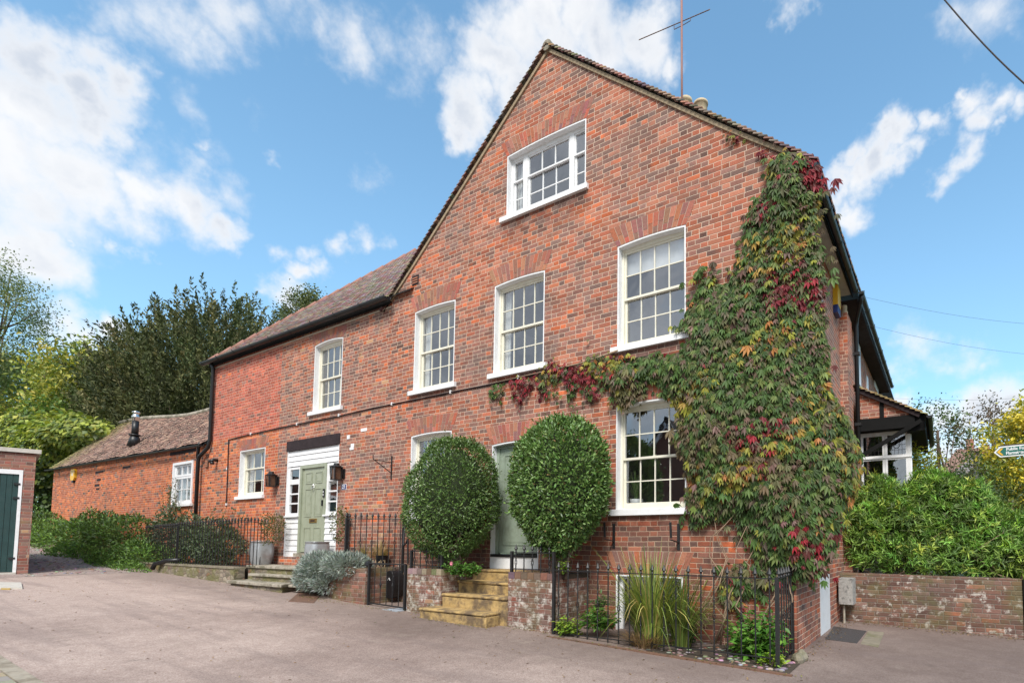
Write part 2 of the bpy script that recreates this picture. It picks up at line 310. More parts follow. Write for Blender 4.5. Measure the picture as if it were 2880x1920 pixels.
M['ystone']=P('yellow painted steps',(.42,.285,.115),.9,var=.30,scale=5,bump=1.,bscale=22,stain=(.13,.09,.055),sscale=4,samt=.95,slo=.41)
M['conc']=P('pale concrete',(.50,.47,.42),.85,var=.1,scale=9,bump=.4,bscale=50,stain=(.3,.28,.24),sscale=4,samt=.4)
M['mortar']=P('verge mortar',(.34,.26,.17),.9,var=.15,scale=9,bump=.8,bscale=35,stain=(.24,.19,.12),sscale=6,samt=.6)
M['pointing']=P('lime pointing',(.50,.42,.33),.9,var=.1,scale=9,bump=.5)
M['arch']=P('gauged arch brick',(.4,.15,.1),.85,attr=True,var=.2,scale=25,bump=.6,bscale=50)
M['tile']=P('clay roof tile',(.3,.15,.1),.8,attr=True,var=.2,scale=14,bump=.5,bscale=60,stain=(.20,.19,.15),sscale=5,samt=.45)
M['tilemoss']=P('mossy clay tile',(.3,.15,.1),.85,attr=True,var=.22,scale=14,bump=.7,bscale=40,stain=(.13,.13,.05),sscale=.8,samt=.75)
M['wood']=P('bark',(.12,.085,.06),.9,var=.25,scale=18,bump=.8,bscale=50)
M['palewood']=P('pale vine stem',(.30,.21,.14),.85,var=.2,scale=18,bump=.6)
M['soil']=P('dark soil',(.055,.040,.028),.95,var=.3,scale=20,bump=1,bscale=25)
M['zinc']=P('zinc planter',(.44,.46,.48),.42,metal=.45,var=.1,scale=5,stain=(.26,.25,.24),sscale=4,samt=.6)
M['brass']=P('old brass',(.45,.28,.10),.35,metal=.8,var=.2,scale=20)
M['chrome']=P('polished metal',(.7,.7,.68),.2,metal=1,var=.02)
M['yellow']=P('yellow plastic',(.75,.42,.02),.4,var=.03)
M['blue']=P('blue enamel',(.02,.035,.14),.3,var=.03)
M['terra']=P('terracotta',(.42,.16,.09),.75,var=.12,scale=10,bump=.3,stain=(.3,.26,.2),sscale=6,samt=.4)
M['pot']=P('buff chimney pot',(.50,.40,.26),.8,var=.1,scale=6,stain=(.25,.22,.15),sscale=8,samt=.6)
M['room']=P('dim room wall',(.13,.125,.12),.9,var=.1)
M['curtain']=P('net curtain',(.62,.62,.60),.9,var=.12,scale=14)
M['lantglass']=P('smoky lantern glass',(.10,.055,.035),.12,var=.2,scale=20)
M['rust']=P('rusty steel plate',(.16,.085,.055),.8,var=.15,scale=20,bump=.4,stain=(.07,.05,.04),sscale=6,samt=.6)
M['cover']=P('dark cast cover',(.055,.048,.048),.75,var=.15,scale=30,bump=.8,bscale=120)
M['darkgreen']=P('dark green painted boards',(.012,.042,.040),.45,var=.2,scale=4,stain=(.03,.06,.055),sscale=5,samt=.4)
M['meter']=P('lichened concrete box',(.33,.32,.30),.9,var=.25,scale=20,bump=.7,stain=(.08,.08,.08),sscale=14,samt=.8)
M['signg']=P('green sign face',(.008,.12,.095),.4,var=.03)
M['pebble']=P('flint pebbles',(.38,.34,.31),.75,attr=True,var=.2,scale=30)
M['plastic']=P('black plastic',(.010,.010,.012),.35,var=.05)
def rubble_mat():
    m,t,p,o=newmat('mossy rubble'); g=nd('ShaderNodeNewGeometry',t); pos=g.outputs['Position']
    mp=nd('ShaderNodeMapping',t); mp.inputs['Scale'].default_value=(5.5,5.5,9.5); t.links.new(pos,mp.inputs['Vector'])
    v=nd('ShaderNodeTexVoronoi',t,feature='F1'); v.inputs['Scale'].default_value=1; t.links.new(mp.outputs[0],v.inputs['Vector'])
    e=nd('ShaderNodeTexVoronoi',t,feature='DISTANCE_TO_EDGE'); e.inputs['Scale'].default_value=1; t.links.new(mp.outputs[0],e.inputs['Vector'])
    c=ramp(t,nd_wcol(t,v),[(0,(.13,.10,.08)),(.3,(.24,.20,.16)),(.55,(.17,.12,.09)),(.8,(.33,.29,.23)),(.95,(.2,.1,.07))])
    n=noise(pos,14,7,.7,t); c=mixc(1.,c,mixc(n.outputs['Fac'],(.5,.5,.48),(1.5,1.48,1.45),t),t,'MULTIPLY')
    c=mixc(smooth(e.outputs['Distance'],.10,.02,t),c,(.13,.11,.085),t)
    ms=noise(pos,2.4,6,.65,t); c=mixc(mth('MULTIPLY',smooth(ms.outputs['Fac'],.42,.6,t),.65,nt_=t),c,(.13,.13,.03),t)
    t.links.new(c,p.inputs['Base Color']); p.inputs['Roughness'].default_value=.95
    b=nd('ShaderNodeBump',t); b.inputs['Strength'].default_value=1; b.inputs['Distance'].default_value=.03; t.links.new(mth('ADD',mth('MINIMUM',e.outputs['Distance'],.2,nt_=t),mth('MULTIPLY',n.outputs['Fac'],.15,nt_=t),nt_=t),b.inputs['Height']); t.links.new(b.outputs[0],p.inputs['Normal']); return m
M['rubble']=rubble_mat()
def glass_mat():
    m,t,p,o=newmat('window glass'); t.nodes.remove(p)
    g=nd('ShaderNodeBsdfGlossy',t); g.inputs['Roughness'].default_value=.015; g.inputs['Color'].default_value=(.95,.97,1,1)
    tr=nd('ShaderNodeBsdfTransparent',t); tr.inputs['Color'].default_value=(.88,.91,.92,1)
    gg=nd('ShaderNodeNewGeometry',t); dt=nd('ShaderNodeVectorMath',t,operation='DOT_PRODUCT'); t.links.new(gg.outputs['Incoming'],dt.inputs[0]); t.links.new(gg.outputs['Normal'],dt.inputs[1])
    cs=mth('SUBTRACT',1.,mth('ABSOLUTE',dt.outputs['Value'],nt_=t),nt_=t,clamp=True); frv=mth('MULTIPLY_ADD',mth('POWER',cs,5.,nt_=t),.72,.27,nt_=t)
    n=noise(gg.outputs['Position'],2.2,2,.5,t); b=nd('ShaderNodeBump',t); b.inputs['Strength'].default_value=.12; b.inputs['Distance'].default_value=.03
    t.links.new(n.outputs['Fac'],b.inputs['Height']); t.links.new(b.outputs[0],g.inputs['Normal'])
    mx=nd('ShaderNodeMixShader',t); t.links.new(frv,mx.inputs[0]); t.links.new(tr.outputs[0],mx.inputs[1]); t.links.new(g.outputs[0],mx.inputs[2]); t.links.new(mx.outputs[0],o.inputs[0])
    return m
M['glass']=glass_mat()
def leaf_mat(name,rough=.5,trans=.25,spec=.4):
    m,t,p,o=newmat(name); a=nd('ShaderNodeAttribute',t,attribute_name='Col'); t.links.new(a.outputs['Color'],p.inputs['Base Color'])
    p.inputs['Roughness'].default_value=rough; p.inputs['Specular IOR Level'].default_value=spec
    tl=nd('ShaderNodeBsdfTranslucent',t); t.links.new(mixc(1.,a.outputs['Color'],(1.3,1.4,.8),t,'MULTIPLY'),tl.inputs[0])
    mx=nd('ShaderNodeMixShader',t); mx.inputs[0].default_value=trans; t.links.new(p.outputs[0],mx.inputs[1]); t.links.new(tl.outputs[0],mx.inputs[2]); t.links.new(mx.outputs[0],o.inputs[0])
    return m
M['leaf']=leaf_mat('leaf'); M['leafgloss']=leaf_mat('glossy leaf',.38,.15,.5); M['needle']=leaf_mat('needle foliage',.7,.15,.2)
# ------------------------------------------------------------------ foliage
def unit(v): return v/np.maximum(np.linalg.norm(v,axis=1,keepdims=True),1e-9)
def pick(cols,wts,n,jit=.18):
    cols=np.array(cols); w_=np.array(wts,float); w_/=w_.sum(); i=RNG.choice(len(cols),n,p=w_)
    c=cols[i]*RNG.uniform(1-jit,1+jit,(n,1))*RNG.uniform(1-jit*.4,1+jit*.4,(n,3)); return c
def leafgeo(Pn,D,Nn,Ln,W,col,fold=.25):
    n=len(Pn); D=unit(D); S=unit(np.cross(D,Nn)); U=unit(np.cross(S,D)); Ln=np.broadcast_to(np.asarray(Ln,float).reshape(-1,1),(n,1)); W=np.broadcast_to(np.asarray(W,float).reshape(-1,1),(n,1))
    b=Pn; tip=Pn+D*Ln-U*Ln*.12; mid=Pn+D*Ln*.5+U*W*fold*.0; l=mid-S*W/2+U*W*fold; r=mid+S*W/2+U*W*fold
    V=np.stack([b,l,tip,r],1).reshape(-1,3); Fq=(np.arange(n)[:,None]*4); 
    F1=np.concatenate([Fq+0,Fq+1,Fq+2],1); F2=np.concatenate([Fq+0,Fq+2,Fq+3],1); Fc=np.stack([F1,F2],1).reshape(-1,3)
    return V,Fc,np.repeat(col,4,axis=0)
def leaves(name,Pn,D,Nn,Ln,W,col,mat,parent=None,fold=.25):
    V,Fc,cc=leafgeo(Pn,D,Nn,Ln,W,col,fold); return mk(name,V,Fc,mat,parent,False,np.clip(cc,0,1))
def rdir(n): return unit(RNG.normal(size=(n,3)))
def clumpy(n_cl,per,cen,rad,sig,shape=None,flat=1.):
    # clump centres in an ellipsoid, leaves round each clump
    c=rdir(n_cl)*RNG.uniform(.35,1,(n_cl,1))**.5*np.array(rad)+np.array(cen)
    p=np.repeat(c,per,axis=0)+RNG.normal(size=(n_cl*per,3))*np.array([sig,sig,sig*flat]); return p,c
def trunk(name,base,top,r0,r1,parent,limbs=(),mat=None):
    mb=MB(); base=Vector(base); top=Vector(top); pts=[base.lerp(top,k/6)+Vector((random.uniform(-1,1),random.uniform(-1,1),0))*r0*.4*(0 if k==0 else 1) for k in range(7)]
    mb.tube(pts,[r0+(r1-r0)*k/6 for k in range(7)],8)
    for e in limbs:
        e=Vector(e); s=base.lerp(top,random.uniform(.35,.95)); md=s.lerp(e,.5)+Vector((0,0,-(e-s).length*.08))
        mb.tube([s,md,e],[r1*.9,r1*.55,r1*.2],6)
    return mb.build(name,mat or M['wood'],parent,True)
def tree(name,label,base,h,rad,cz,ncl,per,sig,ls,cols,wts,group,tr=.25,mat='leaf',flat=1.,open_=.0,updir=0,loc_rad=None):
    b=Vector(base); t=thing(name,label,'tree',b,group)
    cen=(b.x,b.y,b.z+cz); p,c=clumpy(ncl,per,cen,rad,sig,flat=flat)
    n=len(p); D=rdir(n)+np.array([0,0,updir]); Nn=rdir(n)+np.array([0,0,.6])
    # light and dark clumps come from the clump's own leaf colour
    cl=pick(cols,wts,ncl,.12); col=np.repeat(cl,per,axis=0)*RNG.uniform(.75,1.25,(n,1))
    leaves('crown',p,D,Nn,RNG.uniform(.7,1.3,n)*ls,RNG.uniform(.7,1.2,n)*ls*.55,col,M[mat],t)
    idx=RNG.choice(ncl,min(ncl,14),replace=False)
    trunk('trunk',b,(b.x,b.y,b.z+cz+rad[2]*.5),tr,tr*.35,t,[c[i] for i in idx]); return t
def shrub(name,label,cen,rad,n,ls,cols,wts,mat='leaf',group=None,cat='shrub',lw=.45,up=.3,parent=None,part='foliage',surf=.75,noise_r=.26,sq=1.0):
    t=parent or thing(name,label,cat,(cen[0],cen[1],cen[2]-rad[2]),group)
    d=rdir(n); ph=RNG.uniform(0,6,6)
    bump=1+noise_r*(np.sin(d[:,0]*5+ph[0])+np.sin(d[:,1]*6+ph[1])+np.sin(d[:,2]*5+ph[2])+np.sin((d[:,0]+d[:,2])*11+ph[3]))*.5
    r=np.where(RNG.random(n)<surf,RNG.uniform(.88,1.03,n),RNG.uniform(.3,.95,n))*bump
    p=d*r[:,None]*np.array(rad)+np.array(cen)
    D=d*.8+rdir(n)*.7+np.array([0,0,up]); Nn=d+rdir(n)*.5+np.array([0,0,.4])
    cl=pick(cols,wts,n)
    leaves(part,p,D,Nn,RNG.uniform(.7,1.3,n)*ls,RNG.uniform(.8,1.2,n)*ls*lw,cl,M[mat],t); return t
GR=(.045,.085,.018); DG=(.022,.048,.014); LG=(.10,.17,.03); YG=(.24,.28,.04); OL=(.085,.085,.035)
# ------------------------------------------------------------------ ground
def gz(x,y):
    a=min(max(-x,-6),20); s=.032*a+.006*max(min(y,30),-20)
    if x<-19.5: s+=.055*min(-19.5-x,16)
    return s
def sheet(name,x0,x1,y0,y1,nx,ny,mat,dz=0,label=None,kind='structure',clip=None,rim=None):
    xs=np.linspace(x0,x1,nx); ys=np.linspace(y0,y1,ny); vs=[(x,y,gz(x,y)+dz) for y in ys for x in xs]
    fs=[(j*nx+i,j*nx+i+1,(j+1)*nx+i+1,(j+1)*nx+i) for j in range(ny-1) for i in range(nx-1) if clip is None or clip((xs[i]+xs[i+1])/2,(ys[j]+ys[j+1])/2)]
    o=mk(name,vs,fs,mat); o['kind']=kind
    if label: o['label']=label
    return o
def tarmac():
    m,t,p,o=newmat('worn pinkish tarmac'); g=nd('ShaderNodeNewGeometry',t); pos=g.outputs['Position']
    v=nd('ShaderNodeTexVoronoi',t); v.inputs['Scale'].default_value=95; t.links.new(pos,v.inputs['Vector'])
    c=ramp(t,nd_wcol(t,v),[(0,(.215,.165,.15)),(.35,(.255,.20,.185)),(.6,(.285,.23,.21)),(.85,(.325,.27,.25))])
    sp=nd('ShaderNodeSeparateXYZ',t); t.links.new(pos,sp.inputs[0])
    b=noise(pos,.33,7,.62,t); 
    wear=mth('ADD',b.outputs['Fac'],mth('MULTIPLY',sp.outputs['X'],.022,nt_=t),nt_=t)
    c=mixc(smooth(wear,.12,.62,t),mixc(1.,c,(1.45,1.42,1.36),t,'MULTIPLY'),mixc(1.,c,(.74,.68,.65),t,'MULTIPLY'),t)
    # darker strip along the frontage and dark stain patches
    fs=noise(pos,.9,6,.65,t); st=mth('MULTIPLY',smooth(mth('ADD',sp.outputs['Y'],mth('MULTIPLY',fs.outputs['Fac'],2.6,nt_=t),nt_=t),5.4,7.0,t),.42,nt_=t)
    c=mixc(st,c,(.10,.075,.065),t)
    s2=noise(pos,2.1,8,.7,t); c=mixc(mth('MULTIPLY',smooth(s2.outputs['Fac'],.6,.72,t),.35,nt_=t),c,(.09,.07,.06),t)
    s3=noise(pos,1.3,8,.72,t); c=mixc(mth('MULTIPLY',smooth(s3.outputs['Fac'],.58,.7,t),.3,nt_=t),c,(.36,.30,.25),t)
    s4=noise(pos,5.5,8,.75,t); c=mixc(1.,c,mixc(smooth(s4.outputs['Fac'],.35,.65,t),(.92,.91,.90),(1.08,1.08,1.07),t),t,'MULTIPLY')
    mp=nd('ShaderNodeMapping',t); mp.inputs['Rotation'].default_value=(0,0,math.radians(20)); mp.inputs['Scale'].default_value=(.25,2.2,1); t.links.new(pos,mp.inputs['Vector'])
    tk=noise(mp.outputs[0],1.1,6,.65,t); c=mixc(mth('MULTIPLY',smooth(tk.outputs['Fac'],.5,.66,t),.35,nt_=t),c,(.17,.13,.12),t)
    t.links.new(c,p.inputs['Base Color']); p.inputs['Roughness'].default_value=.9; p.inputs['Specular IOR Level'].default_value=.25
    bp=nd('ShaderNodeBump',t); bp.inputs['Strength'].default_value=.3; bp.inputs['Distance'].default_value=.004; t.links.new(v.outputs['Distance'],bp.inputs['Height']); t.links.new(bp.outputs[0],p.inputs['Normal'])
    return m
M['tarmac']=tarmac()
M['earth']=P('rough grass and earth',(.06,.075,.025),.95,var=.3,scale=3,bump=.8,bscale=10,stain=(.09,.07,.04),sscale=.6,samt=.7)
M['gravel']=P('loose gravel',(.30,.235,.21),.9,var=.45,scale=26,bump=1,bscale=30,stain=(.13,.10,.08),sscale=1.5,samt=.6)
sheet('ground',-400,400,-300,600,81,91,M['earth'],-.06)
sheet('ground_near',-60,30,-30,40,91,71,M['earth'],-.03).name='garden_ground'
sheet('driveway',-22.5,12,-30,10.9,70,82,M['tarmac'],0,clip=lambda x,y:x>-21.6-.6*math.sin(y*.9))
sheet('gravel_path',-34,-19.2,2.0,7.0,40,14,M['gravel'],.004)
# ------------------------------------------------------------------ window builder
def arc(x0,x1,z,rise,n=8):
    return [(x0+(x1-x0)*k/n, z+rise*(1-(2*k/n-1)**2)) for k in range(n+1)]
def opening(x0,x1,z0,z1,rise): return [(x0,z0),(x1,z0)]+arc(x1,x0,z1,rise)   # ccw
def voussoirs(par,x0,x1,z1,rise,h=.32,n=15,spread=.17,two=True,flat=None):
    mb=MB(); cols=[RED,PINK,(.28,.115,.09),(.30,.12,.085),(.34,.11,.07),(.25,.115,.095),(.27,.11,.085),(.31,.12,.085),PINK,(.40,.11,.06)]
    back=MB(); lo=arc(x0-.01,x1+.01,z1+.004,rise,n); ztop=z1+rise+h
    hi=[(x0-spread+(x1-x0+2*spread)*k/n, ztop+ (rise*.8*(1-(2*k/n-1)**2)-rise*.8 if not flat else 0)) for k in range(n+1)]
    back.poly([lo+hi[::-1]],FY-.0035,FY+.02); back.build('arch_pointing',M['pointing'],par)
    g=.0045
    for k in range(n):
        a0,a1,b0,b1=lo[k],lo[k+1],hi[k],hi[k+1]
        L_=lambda p,q,t:(p[0]+(q[0]-p[0])*t,p[1]+(q[1]-p[1])*t)
        cuts=[(0,.5),(.5,1)] if k%2 else [(0,.3),(.3,1)]
        if not two: cuts=[(0,1)]
        for (s0,s1) in cuts:
            q=[L_(a0,b0,s0+.012),L_(a1,b1,s0+.012),L_(a1,b1,s1-.012),L_(a0,b0,s1-.012)]
            cxm=sum(p[0] for p in q)/4
            q=[(p[0]+(g if p[0]<cxm else -g),p[1]) for p in q]
            j=random.uniform(0,.002); c=tuple(v*random.uniform(.85,1.1) for v in random.choice(cols))
            mb.hexa([(p[0],FY-.0065-j,p[1]) for p in q]+[(p[0],FY+.01,p[1]) for p in q],c)
    mb.build('brick_arch',M['arch'],par)
def bars_mb(x0,x1,z0,z1,cols,rows,y0,y1,fr=.04,bt=.018,bot=None,top=None):
    mb=MB(); bot=bot or fr; top=top or fr
    mb.box(x0,x0+fr,y0,y1,z0,z1); mb.box(x1-fr,x1,y0,y1,z0,z1); mb.box(x0+fr,x1-fr,y0+.001,y1-.001,z0,z0+bot); mb.box(x0+fr,x1-fr,y0+.001,y1-.001,z1-top,z1)
    gx0,gx1,gz0,gz1=x0+fr,x1-fr,z0+bot,z1-top
    for i in range(1,cols):
        x=gx0+(gx1-gx0)*i/cols; mb.box(x-bt/2,x+bt/2,y0+.004,y1-.004,gz0,gz1)
    for j in range(1,rows):
        z=gz0+(gz1-gz0)*j/rows; mb.box(gx0,gx1,y0+.006,y1-.006,z-bt/2,z+bt/2)
    return mb,(gx0,gx1,gz0,gz1)
def reveal(par,x0,x1,z0,z1,rise,depth,mat):
    mb=MB(); lp=opening(x0,x1,z0,z1,rise); t=.022   # painted reveal lining with a thin painted edge on the wall face
    inn=[(x0+t,z0),(x1-t,z0)]+arc(x1-t,x0+t,z1-t,rise)
    mb.poly([lp,inn],FY-.002,FY+depth+.05); return mb.build('reveal',mat,par)
def room(par,x0,x1,z0,z1,y,depth=1.2):
    mb=MB(); a,b,c,d=x0-.25,x1+.25,z0-.3,z1+.3
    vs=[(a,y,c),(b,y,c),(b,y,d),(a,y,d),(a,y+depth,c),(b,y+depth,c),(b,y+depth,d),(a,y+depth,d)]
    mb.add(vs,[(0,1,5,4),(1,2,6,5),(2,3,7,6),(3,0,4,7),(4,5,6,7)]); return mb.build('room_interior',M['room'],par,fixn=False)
def pane(par,x0,x1,z0,z1,y):
    return mk('glass',[(x0,y,z0),(x1,y,z0),(x1,y,z1),(x0,y,z1)],[(0,1,2,3)],M['glass'],par)
def sash(par,x0,x1,z0,z1,rise=.03,cols=4,r1=2,r2=2,fm='cream',sill=True,depth=.11,split=.5,arch=True,ah=.32,lab=None,sillh=.10,dims=(.1,.1),an=15):
    root=reveal(par,x0,x1,z0,z1,rise,depth,M['whiterev']); root.name='window'
    if lab: root['label']=lab
    y=FY+depth; a,b=x0+.022,x1-.022; zt=z1-.022+rise
    # outer box frame
    mb=MB(); mb.box(a,a+.035,y,y+.09,z0,zt-.02); mb.box(b-.035,b,y,y+.09,z0,zt-.02); mb.box(a+.035,b-.035,y+.001,y+.09,zt-rise-.035,zt); mb.box(a+.035,b-.035,y+.001,y+.09,z0,z0+.03); mb.build('frame',M[fm],root)
    a+=.035; b-=.035; zb=z0+.03; zt2=zt-rise-.035; zm=zb+(zt2-zb)*split
    mu,g1=bars_mb(a,b,zm-.018,zt2,cols,r1,y+.018,y+.05,.032,.017,.036,.032); mu.build('upper_sash',M[fm],root)
    ml,g2=bars_mb(a,b,zb,zm+.018,cols,r2,y+.052,y+.084,.032,.017,.075,.036); ml.box((a+b)/2-.03,(a+b)/2+.03,y+.04,y+.052,zm+.02,zm+.035); ml.build('lower_sash',M[fm],root)
    pane(root,g1[0],g1[1],g1[2],g1[3],y+.034); pane(root,g2[0],g2[1],g2[2],g2[3],y+.068)
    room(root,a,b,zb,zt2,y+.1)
    if sill:
        s=MB(); s.hexa([(x0-dims[0],FY-.06,z0-sillh),(x1+dims[1],FY-.06,z0-sillh),(x1+dims[1],FY+.001,z0-sillh),(x0-dims[0],FY+.001,z0-sillh),(x0-dims[0],FY-.06,z0-.012),(x1+dims[1],FY-.06,z0-.012),(x1+dims[1],FY+.001,z0),(x0-dims[0],FY+.001,z0)])
        s.box(x0+.022,x1-.022,FY+.001,y+.001,z0-.03,z0+.001); s.build('sill',M['whiterev'],root)
    if arch: voussoirs(root,x0,x1,z1,rise,ah,n=an)
    return root,y
# ------------------------------------------------------------------ main gabled house
ZE,ZR,XR=6.86,10.5,-5.92; XL,XRt=-10.25,-1.65
mh=thing('gabled_house','tall red brick gabled house with creeper on its corner','house',(-5.9,FY,gz(-6,7)))
W_C=(-4.42,-3.21,4.66,6.32); W_B=(-7.15,-5.94,4.66,6.33); W_A=(-9.44,-8.22,4.66,6.33); W_D=(-4.43,-3.21,2.05,3.69); W_E=(-9.45,-8.24,2.05,3.70); W_T=(-6.89,-5.07,7.60,8.79)
DOOR2=(-7.14,-6.0,1.05,3.31); W_BS=(-4.42,-3.27,.12,1.03)
ops=[opening(*q,.03) for q in (W_C,W_B,W_A,W_D,W_E,W_T)]+[opening(*DOOR2,.03),opening(*W_BS,.004)]
def gab(x): return ZR-abs(x-XR)*(ZR-ZE)/4.28
outer=[(XL,-.3),(XRt,-.3),(XRt,gab(XRt)-.09),(XR,ZR-.09),(XL,gab(XL)-.09)]
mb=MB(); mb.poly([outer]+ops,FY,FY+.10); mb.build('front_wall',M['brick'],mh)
mb=MB(); mb.box(XRt-.22,XRt,FY+.1005,11.0,-.3,6.62); mb.box(XL,XL+.2,FY+.1005,11.0,4.5,6.9); mb.box(XL+.2,XRt-.22,10.9,11.0,0,6.9); mb.build('side_wall',M['brick_side'],mh)
# windows
tw,y_=None,None
for q,lab in ((W_C,'first-floor sash window with a white blind, beside the creeper'),(W_B,'middle first-floor sash window'),(W_A,'left first-floor sash window reflecting a chimney'),(W_D,'large ground-floor sash window half covered by creeper'),(W_E,'ground-floor sash window behind the left clipped bush')):
    r,y_=sash(mh,*q,lab=lab,dims=(.10,.08),ah=.34 if q is not W_D else .30)
    if q is W_C:
        b=MB(); b.box(q[0]+.06,q[1]-.06,y_+.105,y_+.11,q[3]-.40,q[3]+.02); b.build('blind',M['white'],r)
    if q in (W_B,W_A,W_E):
        for s_,e_ in ((q[0]+.06,q[0]+.20),(q[1]-.20,q[1]-.06)):
            b=MB()
            for k in range(5):
                xx=s_+(e_-s_)*k/5; b.box(xx,xx+.03,y_+.12+.01*(k%2),y_+.14+.01*(k%2),q[2]+.05,q[3])
            b.build('curtain',M['curtain'] if q is not W_E else M['blue'],r)
# top three-light window
def tripart(par,q):
    x0,x1,z0,z1=q; depth=.10; rise=.03; root=reveal(par,x0,x1,z0,z1,rise,depth,M['whiterev']); root.name='window'; root['label']='wide three-light window high in the gable'
    y=FY+depth; zt=z1-.022; A=x0+.022; B=x1-.022
    f=MB(); f.box(A,B,y,y+.09,zt-.05,zt+rise); f.box(A,B,y,y+.09,z0,z0+.04); xs=[A,A+.30,B-.36,B]
    f.box(A,A+.04,y+.001,y+.089,z0+.04,zt-.05); f.box(B-.04,B,y+.001,y+.089,z0+.04,zt-.05); f.box(xs[1]-.01,xs[1]+.09,y+.001,y+.089,z0+.04,zt-.05); f.box(xs[2]-.05,xs[2]+.05,y+.001,y+.089,z0+.04,zt-.05); f.build('frame',M['white'],root)
    for (a,b,cols) in ((A+.04,xs[1]-.01,1),(xs[1]+.09,xs[2]-.05,3),(xs[2]+.05,B-.04,1)):
        zs=z0+.04+(zt-.05-z0-.04)*.64
        u,g=bars_mb(a,b,zs-.015,zt-.05,cols,1,y+.015,y+.045,.028,.018); u.build('upper_sash',M['white'],root); pane(root,*g,y+.03)
        l,g=bars_mb(a,b,z0+.04,zs+.015,cols,2,y+.047,y+.077,.028,.018); l.build('lower_sash',M['white'],root); pane(root,*g,y+.062)
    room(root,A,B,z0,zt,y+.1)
    cu=MB()
    for k in range(7): cu.box(A+.05+k*.035,A+.075+k*.035,y+.13+.012*(k%2),y+.14+.012*(k%2),z0+.02,zt-.03)
    cu.build('curtain',M['curtain'],root)
    s=MB(); s.box(x0-.13,x1+.06,FY-.06,FY+.001,z0-.09,z0); s.box(x0+.022,x1-.022,FY+.0015,y+.001,z0-.03,z0+.001); s.build('sill',M['whiterev'],root)
    voussoirs(root,x0,x1,z1,rise,.30,n=24,spread=.17)
tripart(mh,W_T)
# basement window
r=reveal(mh,*W_BS,.004,.10,M['whiterev']); r.name='window'; r['label']='half-sunk basement window behind the strappy plant'
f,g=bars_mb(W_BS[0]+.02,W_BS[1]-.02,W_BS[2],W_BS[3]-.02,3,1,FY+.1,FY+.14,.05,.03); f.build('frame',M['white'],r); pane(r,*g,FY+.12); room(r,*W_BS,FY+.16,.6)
voussoirs(r,W_BS[0],W_BS[1],W_BS[3],.0,.37,n=15,spread=.19,flat=True)
# front door (right)
def panel_door(root,x0,x1,z0,z1,y,mat,panels,pd=.02):
    mb=MB(); mb.box(x0,x1,y,y+.045,z0,z1); o=mb.build('door_leaf',mat,root)
    for (a,b,c,d) in panels:
        p=MB(); t=.022  # moulding ring + raised field
        p.box(a,b,y-.012,y,c,c+t); p.box(a,b,y-.012,y,d-t,d); p.box(a,a+t,y-.0115,y,c+t,d-t); p.box(b-t,b,y-.0115,y,c+t,d-t); p.box(a+.05,b-.05,y-.006,y,c+.05,d-.05)
        p.build('panel',mat,o)
    return o
x0,x1,z0,z1=DOOR2
r=reveal(mh,x0,x1,z0,z1,.03,.10,M['whiterev']); r.name='entrance'; r['label']='right-hand entrance between the two clipped bushes'
f=MB(); f.box(x0+.022,x0+.09,FY+.1,FY+.16,z0+.25,z1); f.box(x1-.09,x1-.022,FY+.1,FY+.16,z0+.25,z1); f.box(x0+.09,x1-.09,FY+.101,FY+.16,z1-.06,z1+.02); f.build('door_frame',M['sage2'],r)
panel_door(r,x0+.09,x1-.09,z0+.28,z1-.06,FY+.12,M['sage2'],[(x0+.20,x1-.20,z0+.42,z0+1.05),(x0+.20,x1-.20,z0+1.2,z1-.18)])
f=MB(); f.box(x0+.022,x1-.022,FY-.02,FY+.12,z0+.21,z0+.26); f.build('threshold',M['black'],r)
f=MB(); f.box(x0+.022,x1-.022,FY+.0,FY+.12,z0,z0+.209); f.build('riser_board',M['whiterev'],r)
f=MB(); f.lathe((x0+.17,FY+.10,2.35),[(.015,-.02),(.022,0),(.015,.02)],8); f.build('door_knob',M['black'],r)
voussoirs(r,x0,x1,z1,.03,.34,n=15,spread=.17)
